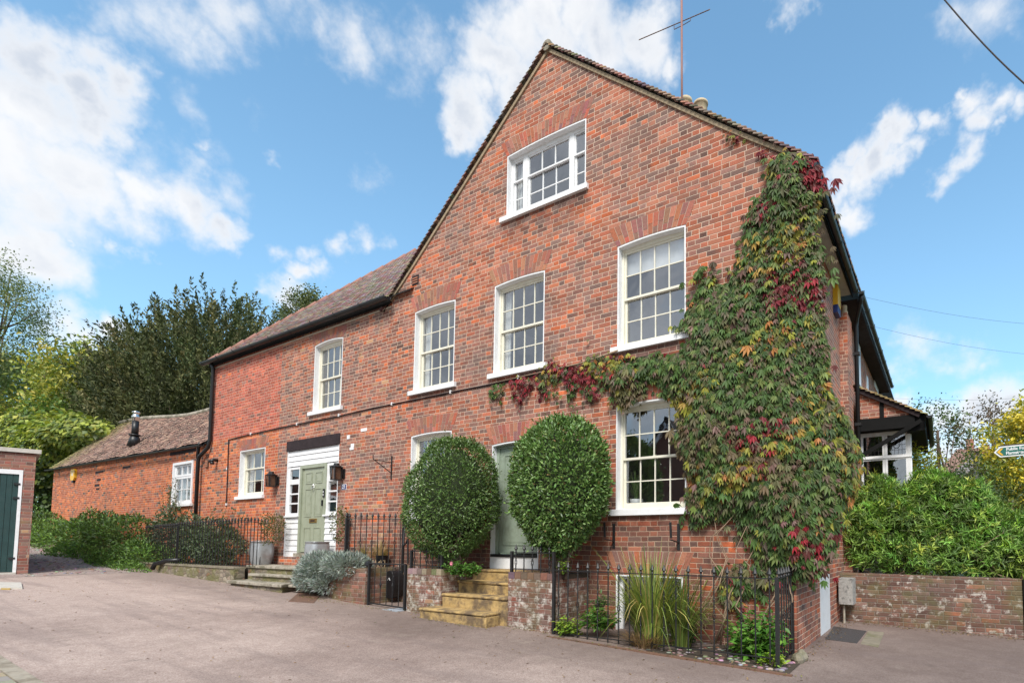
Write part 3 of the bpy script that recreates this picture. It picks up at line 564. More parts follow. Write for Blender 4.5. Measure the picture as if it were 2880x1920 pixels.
# gable verge mortar, fascia, roof tiles
def verge(side,mbx):
    pts=[]
    for k in range(13):
        x=XR+side*4.33*k/12; kick=.05*max(0,(k-9)/3)**2; pts.append((x,gab(x)+kick-.03))
    lp=pts+[(x,z-.075) for x,z in pts[::-1]]; mbx.poly([lp],FY-.03,FY+.03)
mb=MB(); verge(-1,mb); mb.build('verge_mortar',M['mortar'],mh); mb=MB(); verge(1,mb); mb.build('verge_mortar',M['mortar'],mh)
TCOL=[(.17,.095,.075),(.22,.12,.09),(.14,.085,.07),(.26,.15,.11),(.12,.085,.07),(.2,.15,.11),(.30,.18,.13)]
def tile_roof(name,par,org,ud,vd,wu,lv,mat,cols,gauge=.105,tw=.167,keep=None,sag=None,thick=.014,lift=.028,jit=.006,seed=1):
    rr=random.Random(seed); org=Vector(org); ud=Vector(ud).normalized(); vd=Vector(vd).normalized(); nn=ud.cross(vd).normalized()
    if nn.z<0: nn=-nn
    V=[];Fa=[];Cc=[]; nv=int(lv/gauge)+1; nu=int(wu/tw)+2
    for j in range(nv):
        off=(j%2)*tw/2
        for i in range(-1,nu):
            u0=i*tw+off; v0=j*gauge
            if u0<-tw*.6 or u0+tw>wu+tw*.6: continue
            u0_,u1_=max(u0,0),min(u0+tw-.004,wu)
            if u1_-u0_<.02: continue
            pc=org+ud*(u0_+u1_)/2+vd*(v0+gauge*.5)
            if keep and not keep(pc): continue
            s=sag(pc) if sag else 0
            lo=lift+rr.uniform(-jit,jit)+s; hi=.006+s; ln=gauge*1.25; sk=rr.uniform(-.004,.004)
            a=org+ud*u0_+vd*(v0+sk)+nn*lo; b_=org+ud*u1_+vd*(v0-sk)+nn*(lo+rr.uniform(-.003,.003)); c=org+ud*u1_+vd*(v0+ln)+nn*hi; d=org+ud*u0_+vd*(v0+ln)+nn*hi
            k=len(V); V+=[a,b_,c,d,a-nn*thick,b_-nn*thick,c-nn*thick,d-nn*thick]
            Fa+=[(k,k+1,k+2,k+3),(k+4,k+5,k+1,k),(k+5,k+6,k+2,k+1),(k+7,k+4,k,k+3)]
            cc=tuple(x*rr.uniform(.75,1.25) for x in rr.choice(cols)); Cc+=[cc]*8
    return mk(name,V,np.array(Fa),mat,par,False,np.array(Cc))
rt=thing  # alias
sl=(ZR-ZE)/4.28
mb=MB()
for s_ in (-1,1):
    xe=XR+s_*4.58; mb.hexa([(XR,FY-.02,ZR-.03),(xe,FY-.02,gab(xe)-.03),(xe,11.3,gab(xe)-.03),(XR,11.3,ZR-.03),(XR,FY-.02,ZR-.005),(xe,FY-.02,gab(xe)-.005),(xe,11.3,gab(xe)-.005),(XR,11.3,ZR-.005)])
roof=mb.build('roof',M['blacktimber'],mh)
for s_ in (-1,1):
    xe=XR+s_*4.63
    def keep(pc,s_=s_):
        return True
    tile_roof('roof_tiles',roof,(xe,FY-.085,gab(xe)+.01),(0,1,0),(-s_*1,0,sl),4.3,4.63*math.hypot(1,sl)-.04,M['tile'],TCOL,thick=.022,lift=.045,gauge=.098,seed=3+s_)
mb=MB(); mb.tube([(XR,FY-.07,ZR-.01),(XR,8.2,ZR-.0),(XR,11.3,ZR-.01)],.10,10); mb.build('ridge_tiles',M['stone'],roof)
# chimney behind the ridge with two pots
mb=MB(); mb.box(-4.75,-3.75,9.0,9.7,8.4,9.75); mb.box(-4.80,-3.70,8.95,9.75,9.7,9.80); ch=mb.build('chimney',M['brick_side'],roof)
for (cx_,cy_,hh) in ((-4.22,9.25,.60),(-3.90,9.30,.44)):
    p=MB(); p.lathe((cx_,cy_,9.80),[(.14,0),(.12,hh*.5),(.13,hh*.55),(.125,hh*.88),(.145,hh*.9),(.145,hh),(.10,hh),(.10,hh-.1)],16); p.build('chimney_pot',M['pot'],ch,True)
# side eaves: soffit, fascia, gutter
mb=MB(); mb.box(-1.649,-1.42,FY-.02,11.1,6.50,6.515); mb.build('soffit',M['conc'],mh)
mb=MB(); mb.box(-1.42,-1.395,FY-.04,11.1,6.44,6.62); mb.build('fascia',M['blacktimber'],mh)
def gutter(par,a,b,r=.06,name='gutter',stops=True):
    a=Vector(a); b=Vector(b); d=(b-a); L_=d.length; d.normalize(); s=d.cross(Vector((0,0,1))).normalized(); V=[];Fc=[]; n=8
    mb=MB()
    for (q,rad) in ((0,r),(1,r-.008)):
        pass
    ring=lambda p,rad:[p+s*math.cos(math.pi+math.pi*k/n)*rad+Vector((0,0,1))*math.sin(math.pi+math.pi*k/n)*rad for k in range(n+1)]
    o1,o2,i1,i2=ring(a,r),ring(b,r),ring(a,r-.008),ring(b,r-.008); k=n+1; vs=o1+o2+i1+i2; fs=[]
    for i in range(n): fs+=[(i,i+1,k+i+1,k+i),(2*k+i+1,2*k+i,3*k+i,3*k+i+1)]
    fs+=[(0,k,3*k,2*k),(n,2*k+n,3*k+n,k+n),tuple(range(k))[::-1],tuple(range(k,2*k))]
    mb.add(vs,fs); g=mb.build(name,M['black'],par,fixn=False)
    m_=int(L_/1.0)+1
    for i in range(m_+1):
        br=MB(); p=a.lerp(b,min(1,(i+.08)/m_)); rr_=ring(p,r+.008); rr2=ring(p+d*.05,r+.008); br.add(rr_+rr2,[(j,j+1,k+j+1,k+j) for j in range(n)])
        br.bar(p+s*(r+.004)*1,p+s*(r+.004)+Vector((0,0,.03)),.012); br.build('bracket',M['black'],g,fixn=False)
    return g
gutter(mh,(-1.33,FY-.10,6.53),(-1.33,10.9,6.50),.055)
# flue pipe vent, air brick in gable
v=at(1169,788,FY); mb=MB(); mb.box(v.x-.1,v.x+.1,FY-.012,FY+.01,v.z-.1,v.z+.1); o=mb.build('air_brick',M['timber'],mh)
mb=MB(); [mb.box(v.x-.08,v.x+.08,FY-.022,FY-.012,v.z-.07+k*.05,v.z-.05+k*.05) for k in range(3)]; mb.build('louvre',M['terra'],o)
# whitewashed blocked light low on the side wall
a,b=atx(2306,1660,XRt),atx(2333,1660,XRt); mb=MB(); mb.poly([[(a.y,.0),(b.y,.0),(b.y,1.02),(a.y+(b.y-a.y)*.5,1.05),(a.y,1.0)]],XRt-.01,XRt+.006,'x'); o=mb.build('blocked_window',M['whiterev'],mh); o['label']='whitewashed blocked opening low on the side wall'
# arched window on side wall behind the creeper (white surround)
a=atx(2262,690,XRt); mb=MB(); mb.poly([[(7.9,4.55),(9.1,4.55)]+arc(9.1,7.9,5.75,.28)],XRt-.01,XRt+.025,'x'); o=mb.build('side_window',M['white'],mh)
o['label']='arched white window on the side wall behind the creeper'
mb=MB(); mb.poly([[(8.05,4.7),(8.95,4.7)]+arc(8.95,8.05,5.7,.2)],XRt+.024,XRt+.028,'x'); mb.build('glass',M['black'],o)
# ------------------------------------------------------------------ rear range of the house with porch bay
rh=thing('rear_house','long rear brick house range with gutter running back beside the creeper','house',(-1.65,14,.2))
mb=MB(); mb.box(-8,XRt-.004,11.0,24,-.2,6.55); mb.build('side_wall',M['brick_side'],rh)
mb=MB(); mb.box(XRt-.004,-1.50,11.0,11.62,-.2,6.12); mb.build('pilaster',M['brick_side'],rh)
mb=MB(); mb.hexa([(-5.5,11.2,9.9),(-1.33,11.2,6.6),(-1.33,22,6.6),(-5.5,22,9.9),(-5.5,11.2,10),(-1.33,11.2,6.68),(-1.33,22,6.68),(-5.5,22,10)]); mb.build('roof',M['timber'],rh)
mb=MB(); mb.box(-1.648,-1.34,11.3,19,6.46,6.48); mb.build('soffit',M['timber'],rh)
gutter(rh,(-1.26,11.15,6.55),(-1.26,18.9,6.62),.055)
mb=MB(); px_=atx(2369,900,-1.5); mb.tube([(-1.26,11.25,6.5),(-1.28,11.3,6.42),(-1.42,11.75,6.22),(-1.44,11.8,6.1),(-1.44,11.8,.2)],.045,10); mb.build('downpipe',M['black'],rh,True)
mb=MB(); [mb.box(-1.5,-1.37,11.74,11.86,z-.03,z+.03) for z in (5.5,4.0,2.6)]; mb.build('pipe_collar',M['black'],rh)
for (p0,p1) in (((2405,945),(2418,1083)),((2437,1055),(2441,1098)),((2459,1065),(2469,1108))):
    a=atx(*p0,XRt+.02); b=atx(p1[0],p0[1],XRt+.02); zb=atx(*p1,XRt+.02).z; mb=MB(); mb.box(XRt,XRt+.03,a.y,b.y,zb,a.z); mb.build('window_surround',M['white'],rh)
# terracotta cap and cable junction on the corner
mb=MB(); mb.lathe((-1.58,11.2,6.12),[(.05,0),(.07,.05),(.07,.09),(.05,.1),(.06,.2),(.05,.22)],10); mb.build('pipe_cap',M['pot'],rh,True)
# porch canopy
pc=thing('porch_bay','white leaded bay window under a black-timbered tiled canopy','porch',(-1,12,.2))
YP=12.0
mb=MB(); tri=[(-1.49,4.15),(-1.49,4.78),(-.50,4.25),(-.50,4.13)]; mb.poly([tri],YP,YP+.1); mb.build('gable_brick',M['brick_side'],pc)
mb=MB(); mb.bar((-1.5,YP-.05,4.80),(-.30,YP-.05,4.10),.05,.10); mb.build('barge_board',M['timber'],pc)
mb=MB(); mb.box(-1.5,-.40,YP-.04,YP+.3,3.88,4.13); mb.box(-1.04,-.96,YP-.02,YP+.0,4.13,4.52); mb.box(-.55,-.22,YP,15,3.80,4.12); mb.build('beam',M['blacktimber'],pc)
mb=MB(); mb.bar((-1.42,YP-.02,3.36),(-.28,YP-.08,3.98),.06,.08); mb.build('brace',M['blacktimber'],pc)
tile_roof('canopy_tiles',pc,(-.18,YP-.12,4.08),(0,1,0),(-1.33,0,.78),3.2,1.52,M['tilemoss'],[(.30,.20,.11),(.24,.16,.09),(.36,.25,.13),(.2,.13,.08)],thick=.02,lift=.04)
gutter(pc,(-.14,YP-.18,4.05),(-.14,15.2,4.0),.055)
mb=MB()
zt=3.92; X0,X1=-1.45,-.50; YB=YP+.25
for x in (X0,X0+.42,X0+.47,X1-.09): mb.box(x,x+.045,YB,YB+.06,2.0,zt)
mb.box(X1-.05,X1,YB-.002,YB+.06,2.0,zt)
for z in (3.80,3.33,3.28,2.0): mb.box(X0,X1-.05,YB+.003,YB+.057,z,z+.05)
mb.box(X0,X1+.02,YB-.02,YB+.05,3.315,3.335); mb.box(X0,X1,YB+.003,YB+.057,3.85,zt); mb.box(X1-.05,X1,YB+.06,14,2.0,2.3); mb.box(X1-.05,X1,YB+.06,14,zt-.1,zt)
mb.box(X1-.06,X1+.02,YB+.06,YB+.1,2,zt); mb.box(-1.55,X1,YB+.004,YB+.06,.3,2.0); bf=mb.build('bay_frame',M['white'],pc)
mk('glass',[(X0,YB+.03,2),(X1,YB+.03,2),(X1,YB+.03,zt),(X0,YB+.03,zt)],[(0,1,2,3)],M['glass'],bf)
room(bf,X0+.25,X1-.3,2.3,zt-.3,YB+.1,1.0)
mb=MB()
for (a,b) in ((X0+.045,X0+.42),(X0+.515,X1-.09)):
    for k in range(1,5): mb.box(a+(b-a)*k/5-.003,a+(b-a)*k/5+.003,YB+.02,YB+.027,3.38,3.80)
    for k in range(1,4): mb.box(a,b,YB+.021,YB+.026,3.38+.42*k/4-.003,3.38+.42*k/4+.003)
    cxm=(a+b)/2; mb.tube([(cxm+.07*math.cos(t),YB+.018,3.60+.08*math.sin(t)) for t in [2*math.pi*k/16 for k in range(17)]],.005,4)
mb.build('leading',M['cover'],bf)
# ------------------------------------------------------------------ wing (number 21)
XW=-18.62
wg=thing('wing_house','two-storey red brick wing with sage door and hipped tile roof','house',(-14,FY,.5))
DO=(-14.26,-12.02,1.14,4.03); W_L=(-13.20,-12.02,4.68,6.31); W_G=(-16.74,-15.38,2.75,4.00)
mb=MB(); mb.poly([[(-14.74,.2),(XL-.002,.2),(XL-.002,6.74),(-14.74,6.74)],opening(*DO,.002),opening(*W_L,.05)],FY,FY+.1); mb.build('front_wall',M['brick_wing'],wg)
mb=MB(); mb.poly([[(XW,4.44),(-14.742,4.44),(-14.742,6.74),(XW,6.74)]],FY+.002,FY+.1); mb.build('upper_left_wall',M['brick_new'],wg)
mb=MB(); mb.poly([[(XW,.2),(-14.742,.2),(-14.742,4.438),(XW,4.438)],opening(*W_G,.002)],FY+.001,FY+.1); mb.build('lower_left_wall',M['brick_org'],wg)
mb=MB(); mb.box(XW,XW+.2,FY+.101,14,.2,6.74); mb.build('end_wall',M['brick_new'],wg)
mb=MB(); mb.box(XW,XL,FY-.015,FY-.0015,6.62,6.66); mb.build('eaves_course',M['pointing'],wg)
sash(wg,*W_L,rise=.05,lab='upper sash window of the wing reflecting a gable',cols=4,dims=(.12,.08),ah=.26)
r,y_=sash(wg,*W_G,rise=.0,cols=3,r1=1,r2=2,split=.62,fm='cream',lab='small ground-floor window left of the sage door',dims=(.08,.05),ah=.30,an=13)
cu=MB(); [cu.box(W_G[0]+.06+k*.03,W_G[0]+.08+k*.03,y_+.12+.01*(k%2),y_+.13+.01*(k%2),W_G[2],W_G[3]) for k in range(7)]; cu.build('curtain',M['curtain'],r)
mk('lampshade_wall',[(W_G[0]+.3,y_+.9,W_G[2]),(W_G[1],y_+.9,W_G[2]),(W_G[1],y_+.9,W_G[3]),(W_G[0]+.3,y_+.9,W_G[3])],[(0,1,2,3)],M['pot'],r)
# roof hip
m_=1.06; EY=FY-.1; EZ=6.80
roof2=MB(); yr=11.0; zr=EZ+m_*(yr-EY); hx=XW-.18
roof2.add([(hx,EY,EZ),(XL+.7,EY,EZ),(XL+3,yr,zr),(hx+(yr-EY),yr,zr),(hx,15,EZ),(XL+3,15,EZ)],[(0,1,2,3),(0,3,4),(3,2,5,4)])
rf=roof2.build('roof',M['tile'] if False else M['blacktimber'],wg,fixn=False)
def keepw(p):
    if p.x< hx+(p.y-EY)+.02: return False
    # hidden behind the main gable roof
    return p.z>gab(p.x)-.05 if p.x>XR-4.4 and p.x<XR else True
tile_roof('roof_tiles',rf,(hx,EY-.03,EZ-.01),(1,0,0),(0,1,m_),10.5,(yr-EY)*math.hypot(1,m_),M['tile'],[(.36,.28,.26),(.42,.34,.31),(.30,.22,.20),(.46,.38,.35),(.34,.21,.19)],gauge=.112,tw=.168,keep=keepw,lift=.036,jit=.002,seed=9)
mb=MB(); k=18
for i in range(k):
    a=Vector((hx,EY,EZ)).lerp(Vector((hx+(yr-EY),yr,zr)),i/k); b=Vector((hx,EY,EZ)).lerp(Vector((hx+(yr-EY),yr,zr)),(i+.97)/k)
    mb.tube([a+Vector((0,0,.02)),b+Vector((0,0,.045))],[.075,.085],8)
mb.build('hip_tiles',P('weathered hip tile',(.30,.15,.115),.8,var=.15,scale=8),rf,True)
gutter(wg,(hx-.05,EY-.11,6.78),(XL+.12,EY-.11,6.76),.075)
mb=MB(); mb.box(hx+.1,XL+.05,EY+.005,EY+.03,6.66,6.80); mb.build('fascia',M['blacktimber'],wg)
# downpipe at the wing's left end with swan neck joining the cottage gutter
dp=MB(); dp.tube([(XW+.18,FY-.14,6.75),(XW+.18,FY-.08,6.6),(XW+.17,FY-.07,4.45),(XW+.1,FY-.08,4.25),(-19.0,FY-.10,4.02),(-19.1,FY-.09,3.9),(-19.08,FY-.08,1.0)],.05,10)
dp.tube([(-18.95,FY-.12,4.42),(-19.08,FY-.11,4.25),(-19.1,FY-.1,3.95)],.045,10); dp.build('downpipe',M['black'],wg,True)
# entrance
en=MB(); lp=opening(DO[0],DO[1],DO[2],DO[3],.002); en.poly([lp,[(DO[0]+.015,DO[2]),(DO[1]-.015,DO[2])]+arc(DO[1]-.015,DO[0]+.015,DO[3]-.01,0)],FY-.001,FY+.12)
en=en.build('entrance',M['whiterev'],wg); en['label']='white boarded entrance with sidelights and sage six-panel door'
mb=MB(); mb.box(-14.30,-11.99,FY-.015,FY+.1,3.785,4.035); mb.build('lintel',M['timber'],en)
yb=FY+.035
for k in range(3):
    mb=MB(); z=3.39+k*.132; mb.hexa([(-14.245,yb-.018,z),(-12.035,yb-.018,z),(-12.035,yb+.05,z),(-14.245,yb+.05,z),(-14.245,yb,z+.128),(-12.035,yb,z+.128),(-12.035,yb+.05,z+.128),(-14.245,yb+.05,z+.128)]); mb.build('weatherboard',M['white'],en)
for (a,b) in ((-14.245,-13.68),(-12.54,-12.035)):
    mb=MB()
    for k in range(7):
        z=1.14+k*.139; mb.hexa([(a,yb-.018,z),(b,yb-.018,z),(b,yb+.05,z),(a,yb+.05,z),(a,yb,z+.134),(b,yb,z+.134),(b,yb+.05,z+.134),(a,yb+.05,z+.134)])
    mb.build('side_boarding',M['white'],en)
for (a,b) in ((-14.245,-13.68),(-12.54,-12.035)):
    s=MB(); s.box(a-.03,b+.02,yb-.06,yb+.05,2.115,2.15); so_=s.build('sidelight',M['white'],en)
    f1,g1=bars_mb(a,b,3.0,3.375,1,1,yb,yb+.05,.075,.02,.065,.06); f1.build('frame',M['white'],so_); pane(so_,*g1,yb+.03)
    f2,g2=bars_mb(a,b,2.15,3.0,1,3,yb,yb+.05,.08,.035,.07,.06); f2.build('frame',M['white'],so_); pane(so_,*g2,yb+.03)
    room(so_,a+.2,b-.2,2.3,3.2,yb+.06,.8)
mb=MB(); mb.box(-13.68,-13.60,yb-.02,yb+.06,1.24,3.385); mb.box(-12.62,-12.54,yb-.02,yb+.06,1.24,3.385); mb.box(-13.60,-12.62,yb-.019,yb+.06,3.305,3.385); mb.build('door_frame',M['sage'],en)
a,b=-13.60,-12.62
dl=panel_door(en,a,b,1.26,3.305,yb+.02,M['sage'],[(a+.13,a+.42,1.38,1.86),(a+.55,b-.13,1.38,1.86),(a+.13,a+.42,2.12,2.80),(a+.55,b-.13,2.12,2.80),(a+.13,a+.42,2.92,3.20),(a+.55,b-.13,2.92,3.20)])
mb=MB(); mb.box(-13.24,-12.93,yb+.005,yb+.02,1.97,2.07); lb=mb.build('letterbox',M['brass'],dl); mb=MB(); mb.box(-13.18,-13.0,yb+.002,yb+.005,2.0,2.035); mb.build('flap',M['timber'],lb)
mb=MB(); mb.lathe((-13.10,yb+.008,2.84),[(.01,0),(.03,.02),(.03,.05),(.01,.07)],10); mb.tube([(-13.15,yb,2.86),(-13.14,yb-.02,2.80),(-13.10,yb-.025,2.78),(-13.06,yb-.02,2.80),(-13.05,yb,2.86)],.01,6); mb.build('knocker',M['chrome'],dl,True)
mb=MB(); mb.box(-12.69,-12.65,yb-.03,yb+.02,2.36,2.50); mb.build('handle',M['black'],dl)
mb=MB(); mb.box(-12.615,-12.56,yb-.045,yb-.02,2.56,2.76); kp=mb.build('door_entry_pad',M['black'],en); mb=MB(); mb.box(-12.60,-12.575,yb-.048,yb-.045,2.60,2.64); mb.box(-12.60,-12.575,yb-.048,yb-.045,2.67,2.71); mb.build('button',M['white'],kp)
mb=MB(); mb.box(-13.70,-12.52,FY-.06,FY+.1,1.15,1.235); mb.build('doorstep',M['stone'],en)
mb=MB(); mb.box(-14.28,-12.0,FY-.10,FY-.002,.90,1.14); mb.build('riser',M['brick_wing'],wg)
# ------------------------------------------------------------------ cottage
cg=thing('low_cottage','low orange brick cottage with sagging mossy tiled roof','house',(-26,FY,1))
W_K=(-21.1,-19.72,2.68,3.95)
XC=-33.6
mb=MB(); mb.poly([[(XC,1.0),(XW-.002,.3),(XW-.002,4.40),(XC,4.62)],opening(*W_K,.002)],FY+.03,FY+.12); mb.build('front_wall',M['brick_org'],cg)
mb=MB(); mb.poly([[(FY+.12,1.0),(11,1.0),(11,4.6),(9.1,6.9),(FY+.12,4.6)]],XC,XC+.1,'x'); mb.build('end_wall',M['brick_org'],cg)
# windows: casement
rv=MB(); x0,x1,z0,z1=W_K; rv.poly([[(x0-.03,z0-.02),(x1+.03,z0-.02),(x1+.03,z1+.03),(x0-.03,z1+.03)],[(x0+.05,z0+.03),(x1-.05,z0+.03),(x1-.05,z1-.05),(x0+.05,z1-.05)]],FY-.005,FY+.12); rk=rv.build('window',M['whiterev'],cg)
f,g=bars_mb(x0+.05,x1-.05,z0+.03,z1-.42,3,2,FY+.06,FY+.10,.07,.025); f.build('casement',M['white'],rk); pane(rk,*g,FY+.08)
f,g=bars_mb(x0+.05,x1-.05,z1-.42,z1-.05,3,1,FY+.05,FY+.10,.06,.025); f.build('top_light',M['white'],rk); pane(rk,*g,FY+.08); room(rk,x0,x1,z0,z1,FY+.13)
cu=MB(); [cu.box(x0+.12+k*.04,x0+.145+k*.04,FY+.16+.01*(k%2),FY+.17+.01*(k%2),z0,z1-.1) for k in range(27)]; cu.build('curtain',M['curtain'],rk)
mb=MB(); mb.box(x0-.12,x1+.1,FY-.05,FY+.02,z0-.1,z0-.02); mb.build('sill',M['white'],rk)
mb=MB(); mb.box(x0-.35,x1+.1,FY+.015,FY+.04,z1+.30,z1+.40); mb.build('timber_lintel',M['timber'],cg)
mb=MB(); [mb.box(a_,b_,FY+.018,FY+.035,z_,z_+.07) for a_,b_,z_ in ((-28.3,-27.5,4.1),(-25.5,-24.8,4.1),(-24.6,-24.3,1.9),(-28.1,-27.7,3.8),(-28.3,-27.8,3.6),(-28.1,-27.8,3.45))]; mb.build('dark_brick',M['timber'],cg)
def csag(p):
    t_=(p.x-XC)/15.; h_=(p.z-4.4)/2.5; return .22*(t_-.5)*0+ .10*math.sin(p.x*.55)*h_ -.14*math.sin(math.pi*t_)*h_
mb=MB(); 
for i in range(30):
    xa=XC-.15+i*(15.1/30); xb=XC-.15+(i+1)*(15.1/30)
    for a_ in (0,):
        ea,eb=4.62-.22*(xa-XC)/15,4.62-.22*(xb-XC)/15; ra,rb_=7.05-.45*(xa-XC)/15,7.05-.45*(xb-XC)/15
        sa,sb=csag(Vector((xa,9,7))),csag(Vector((xb,9,7)))
        mb.add([(xa,FY-.1,ea-.03),(xb,FY-.1,eb-.03),(xb,9.2,rb_+sb-.06),(xa,9.2,ra+sa-.06),(xb,11.5,4.5),(xa,11.5,4.5)],[(0,1,2,3),(3,2,4,5)])
cr=mb.build('roof',M['blacktimber'],cg,fixn=False)
# tiles as one sheet of courses that follows the sag
def ctiles():
    rr=random.Random(5); V=[];Fa=[];Cc=[]; cols=[(.25,.13,.10),(.31,.175,.13),(.19,.11,.085),(.36,.235,.17),(.15,.09,.075),(.28,.175,.135)]
    nv=30; tw=.17; nu=int(15.1/tw)
    def pt(u,v,l):
        x=XC-.15+u; e=4.62-.22*(x-XC)/15; r_=7.05-.45*(x-XC)/15; s=csag(Vector((x,9,7)))*v; wob=.012*math.sin(x*3.1+v*5)
        return (x,FY-.14+(9.24-FY+.1)*v,e-.02+(r_-e+.0)*v+s+l+wob)
    for j in range(nv):
        for i in range(nu):
            u0=(i+.5*(j%2))*tw; v0=j/nv; l=.045+rr.uniform(-.014,.014); sk=rr.uniform(-.006,.006); u1=min(u0+tw-.006,15.2)
            # mossy and hipped at the far left end
            if (XC-.15+u0)<XC+ .0: continue
            k=len(V); V+=[pt(u0,v0+sk,l),pt(u1,v0-sk,l+rr.uniform(-.006,.006)),pt(u1,v0+1.25/nv,.012),pt(u0,v0+1.25/nv,.012),pt(u0,v0+sk,l-.022),pt(u1,v0-sk,l-.022)]
            Fa+=[(k,k+1,k+2,k+3),(k+4,k+5,k+1,k)]
            c=rr.choice(cols); ms=max(0,1-(u0)/3.5-rr.random()*.5); c=tuple(a_*(1-ms)+b_*ms for a_,b_ in zip(c,(.20,.20,.04))); q=rr.uniform(.75,1.25); Cc+=[tuple(a_*q for a_ in c)]*6
    return mk('roof_tiles',V,np.array(Fa),M['tile'],cr,False,np.array(Cc))
ctiles()
rd=[(XC-.15+i*.5,9.2,7.05-.45*(i*.5)/15+csag(Vector((XC+i*.5,9,7)))+.02) for i in range(31)]
mb=MB(); mb.tube(rd,.10,8); mb.build('ridge_tiles',M['tile'] if False else M['stone'],cr,True)
gutter(cg,(XC-.1,FY-.19,4.55),(XW-.1,FY-.19,4.34),.055)
fb=Vector((-26.2,7.55,0)); z=5.15
mb=MB(); mb.tube([(fb.x,fb.y,z-.1),(fb.x,fb.y,z+.35)],[.22,.115],14); mb.lathe((fb.x,fb.y,z+.3),[(.16,0),(.18,.02),(.18,.05),(.12,.06)],14); mb.tube([(fb.x,fb.y,z+.3),(fb.x,fb.y,z+.86)],.105,14); fl_=mb.build('flue',M['black'],cr,True)
mb=MB(); mb.lathe((fb.x,fb.y,z+.86),[(.10,0),(.10,.1),(.125,.11),(.125,.2),(.09,.22),(.09,.3),(.12,.31),(.12,.36),(.0,.4)],14); mb.build('flue_cowl',M['chrome'],fl_,True)
def alarm(label,x,z,nrm='y',w=.28,h=.34,y=FY+.03):
    mb=MB(); 
    if nrm=='y': mb.poly([[(x-w/2,z+h/2),(x-w/2,z-h*.25),(x-w*.3,z-h/2),(x+w*.3,z-h/2),(x+w/2,z-h*.25),(x+w/2,z+h/2),(x+w*.3,z+h*.6),(x-w*.3,z+h*.6)]],y-.08,y)
    t=thing('alarm_box',label,'alarm',(x,y,z-h/2)); mb.build('cover',M['yellow'],t)
    mb=MB(); mb.box(x-.06,x+.05,y-.083,y-.08,z-.02,z+.10); mb.build('sticker',M['white'],t)
    mb=MB(); mb.box(x-.08,x+.08,y-.07,y,z-h*.72,z-h/2); mb.build('strobe',M['black'],t)
alarm('yellow alarm box under the cottage eaves',-30.75,4.17,w=.5,h=.42)
# alarm on side wall
t=thing('alarm_box','yellow and blue alarm box high on the side wall right of the creeper','alarm',(XRt,10.45,5.9)); mb=MB(); mb.box(XRt,XRt+.09,10.3,10.62,6.02,6.40); mb.build('cover',M['yellow'],t); mb=MB(); mb.box(XRt,XRt+.085,10.3,10.62,5.87,6.018); mb.build('strobe',M['blue'],t)
mb=MB(); mb.box(XRt,XRt+.05,10.621,10.66,5.95,6.40); mb.build('edge_trim',M['white'],t)
# ------------------------------------------------------------------ fittings on the frontage
def lantern(label,x,z):
    t=thing('wall_lantern',label,'lantern',(x,FY,z),'black lanterns beside the sage door'); y=FY-.14
    mb=MB(); mb.box(x+.02,x+.12,FY-.03,FY,z-.12,z+.10); mb.bar((x+.05,FY-.02,z+.06),(x+.02,y,z+.17),.02); mb.bar((x+.05,FY-.02,z-.05),(x+.02,y,z-.12),.02); mb.build('wall_plate',M['black'],t)
    mb=MB(); 
    for sx in (-1,1):
        for sy in (-1,1): mb.bar((x+sx*.075,y+sy*.075,z-.15),(x+sx*.085,y+sy*.085,z+.12),.022)
    mb.box(x-.09,x+.09,y-.09,y+.09,z-.17,z-.15); mb.box(x-.1,x+.1,y-.1,y+.1,z+.12,z+.14); mb.box(x-.085,x+.085,y+.068,y+.085,z-.15,z+.12)
    mb.tube([(x,y,z+.135),(x,y,z+.17),(x,y,z+.175),(x,y,z+.22)],[.12,.08,.06,.055],10); fr=mb.build('frame',M['black'],t)
    mb=MB(); mb.box(x-.066,x+.066,y-.066,y+.066,z-.149,z+.119); mb.build('glass',M['lantglass'],t)
lantern('black lantern left of the sage door',-14.72,3.07); lantern('black lantern right of the sage door, above the number plate',-11.86,3.08)
def text(body,name,par,loc,size,mat,rot=(math.pi/2,0,0),ext=.002,bold=0):
    cu=bpy.data.curves.new(name,'FONT'); cu.body=body; cu.size=size; cu.extrude=ext; cu.align_x='CENTER'; cu.align_y='CENTER'; cu.offset=bold
    tmp=bpy.data.objects.new(name,cu); C.objects.link(tmp); bpy.context.view_layer.update()
    dg=bpy.context.evaluated_depsgraph_get(); me=bpy.data.meshes.new_from_object(tmp.evaluated_get(dg)); bpy.data.objects.remove(tmp)
    me.materials.clear(); me.materials.append(mat); o=bpy.data.objects.new(name,me); C.objects.link(o); o.rotation_euler=rot
    o.parent=par; o.location=Vector(loc)-wl(par); return o
t=thing('house_number','blue enamel number plate 21 beside the sage door','sign',(-11.77,FY,2.68)); mb=MB(); mb.box(-11.865,-11.675,FY-.008,FY,2.70,2.83); mb.build('rim',M['white'],t); mb=MB(); mb.box(-11.857,-11.683,FY-.011,FY-.008,2.708,2.822); mb.build('plate',M['blue'],t)
text('21','digits',t,(-11.77,FY-.013,2.765),.115,M['white'],bold=.002)
# hanging sign bracket
t=thing('hanging_bracket','black iron hanging basket bracket on the bare brick','bracket',(-10.05,FY,2.85)); mb=MB()
mb.bar((-10.06,FY-.012,2.84),(-10.06,FY-.012,3.34),.022); mb.build('wall_bar',M['iron'],t); mb=MB(); mb.bar((-10.06,FY-.02,3.20),(-10.06,FY-.42,3.21),.014); mb.bar((-10.06,FY-.02,2.98),(-10.06,FY-.40,3.20),.014); mb.tube([(-10.06,FY-.42,3.20),(-10.06,FY-.44,3.24),(-10.06,FY-.44,3.30)],.009,6); mb.build('arm',M['iron'],t)
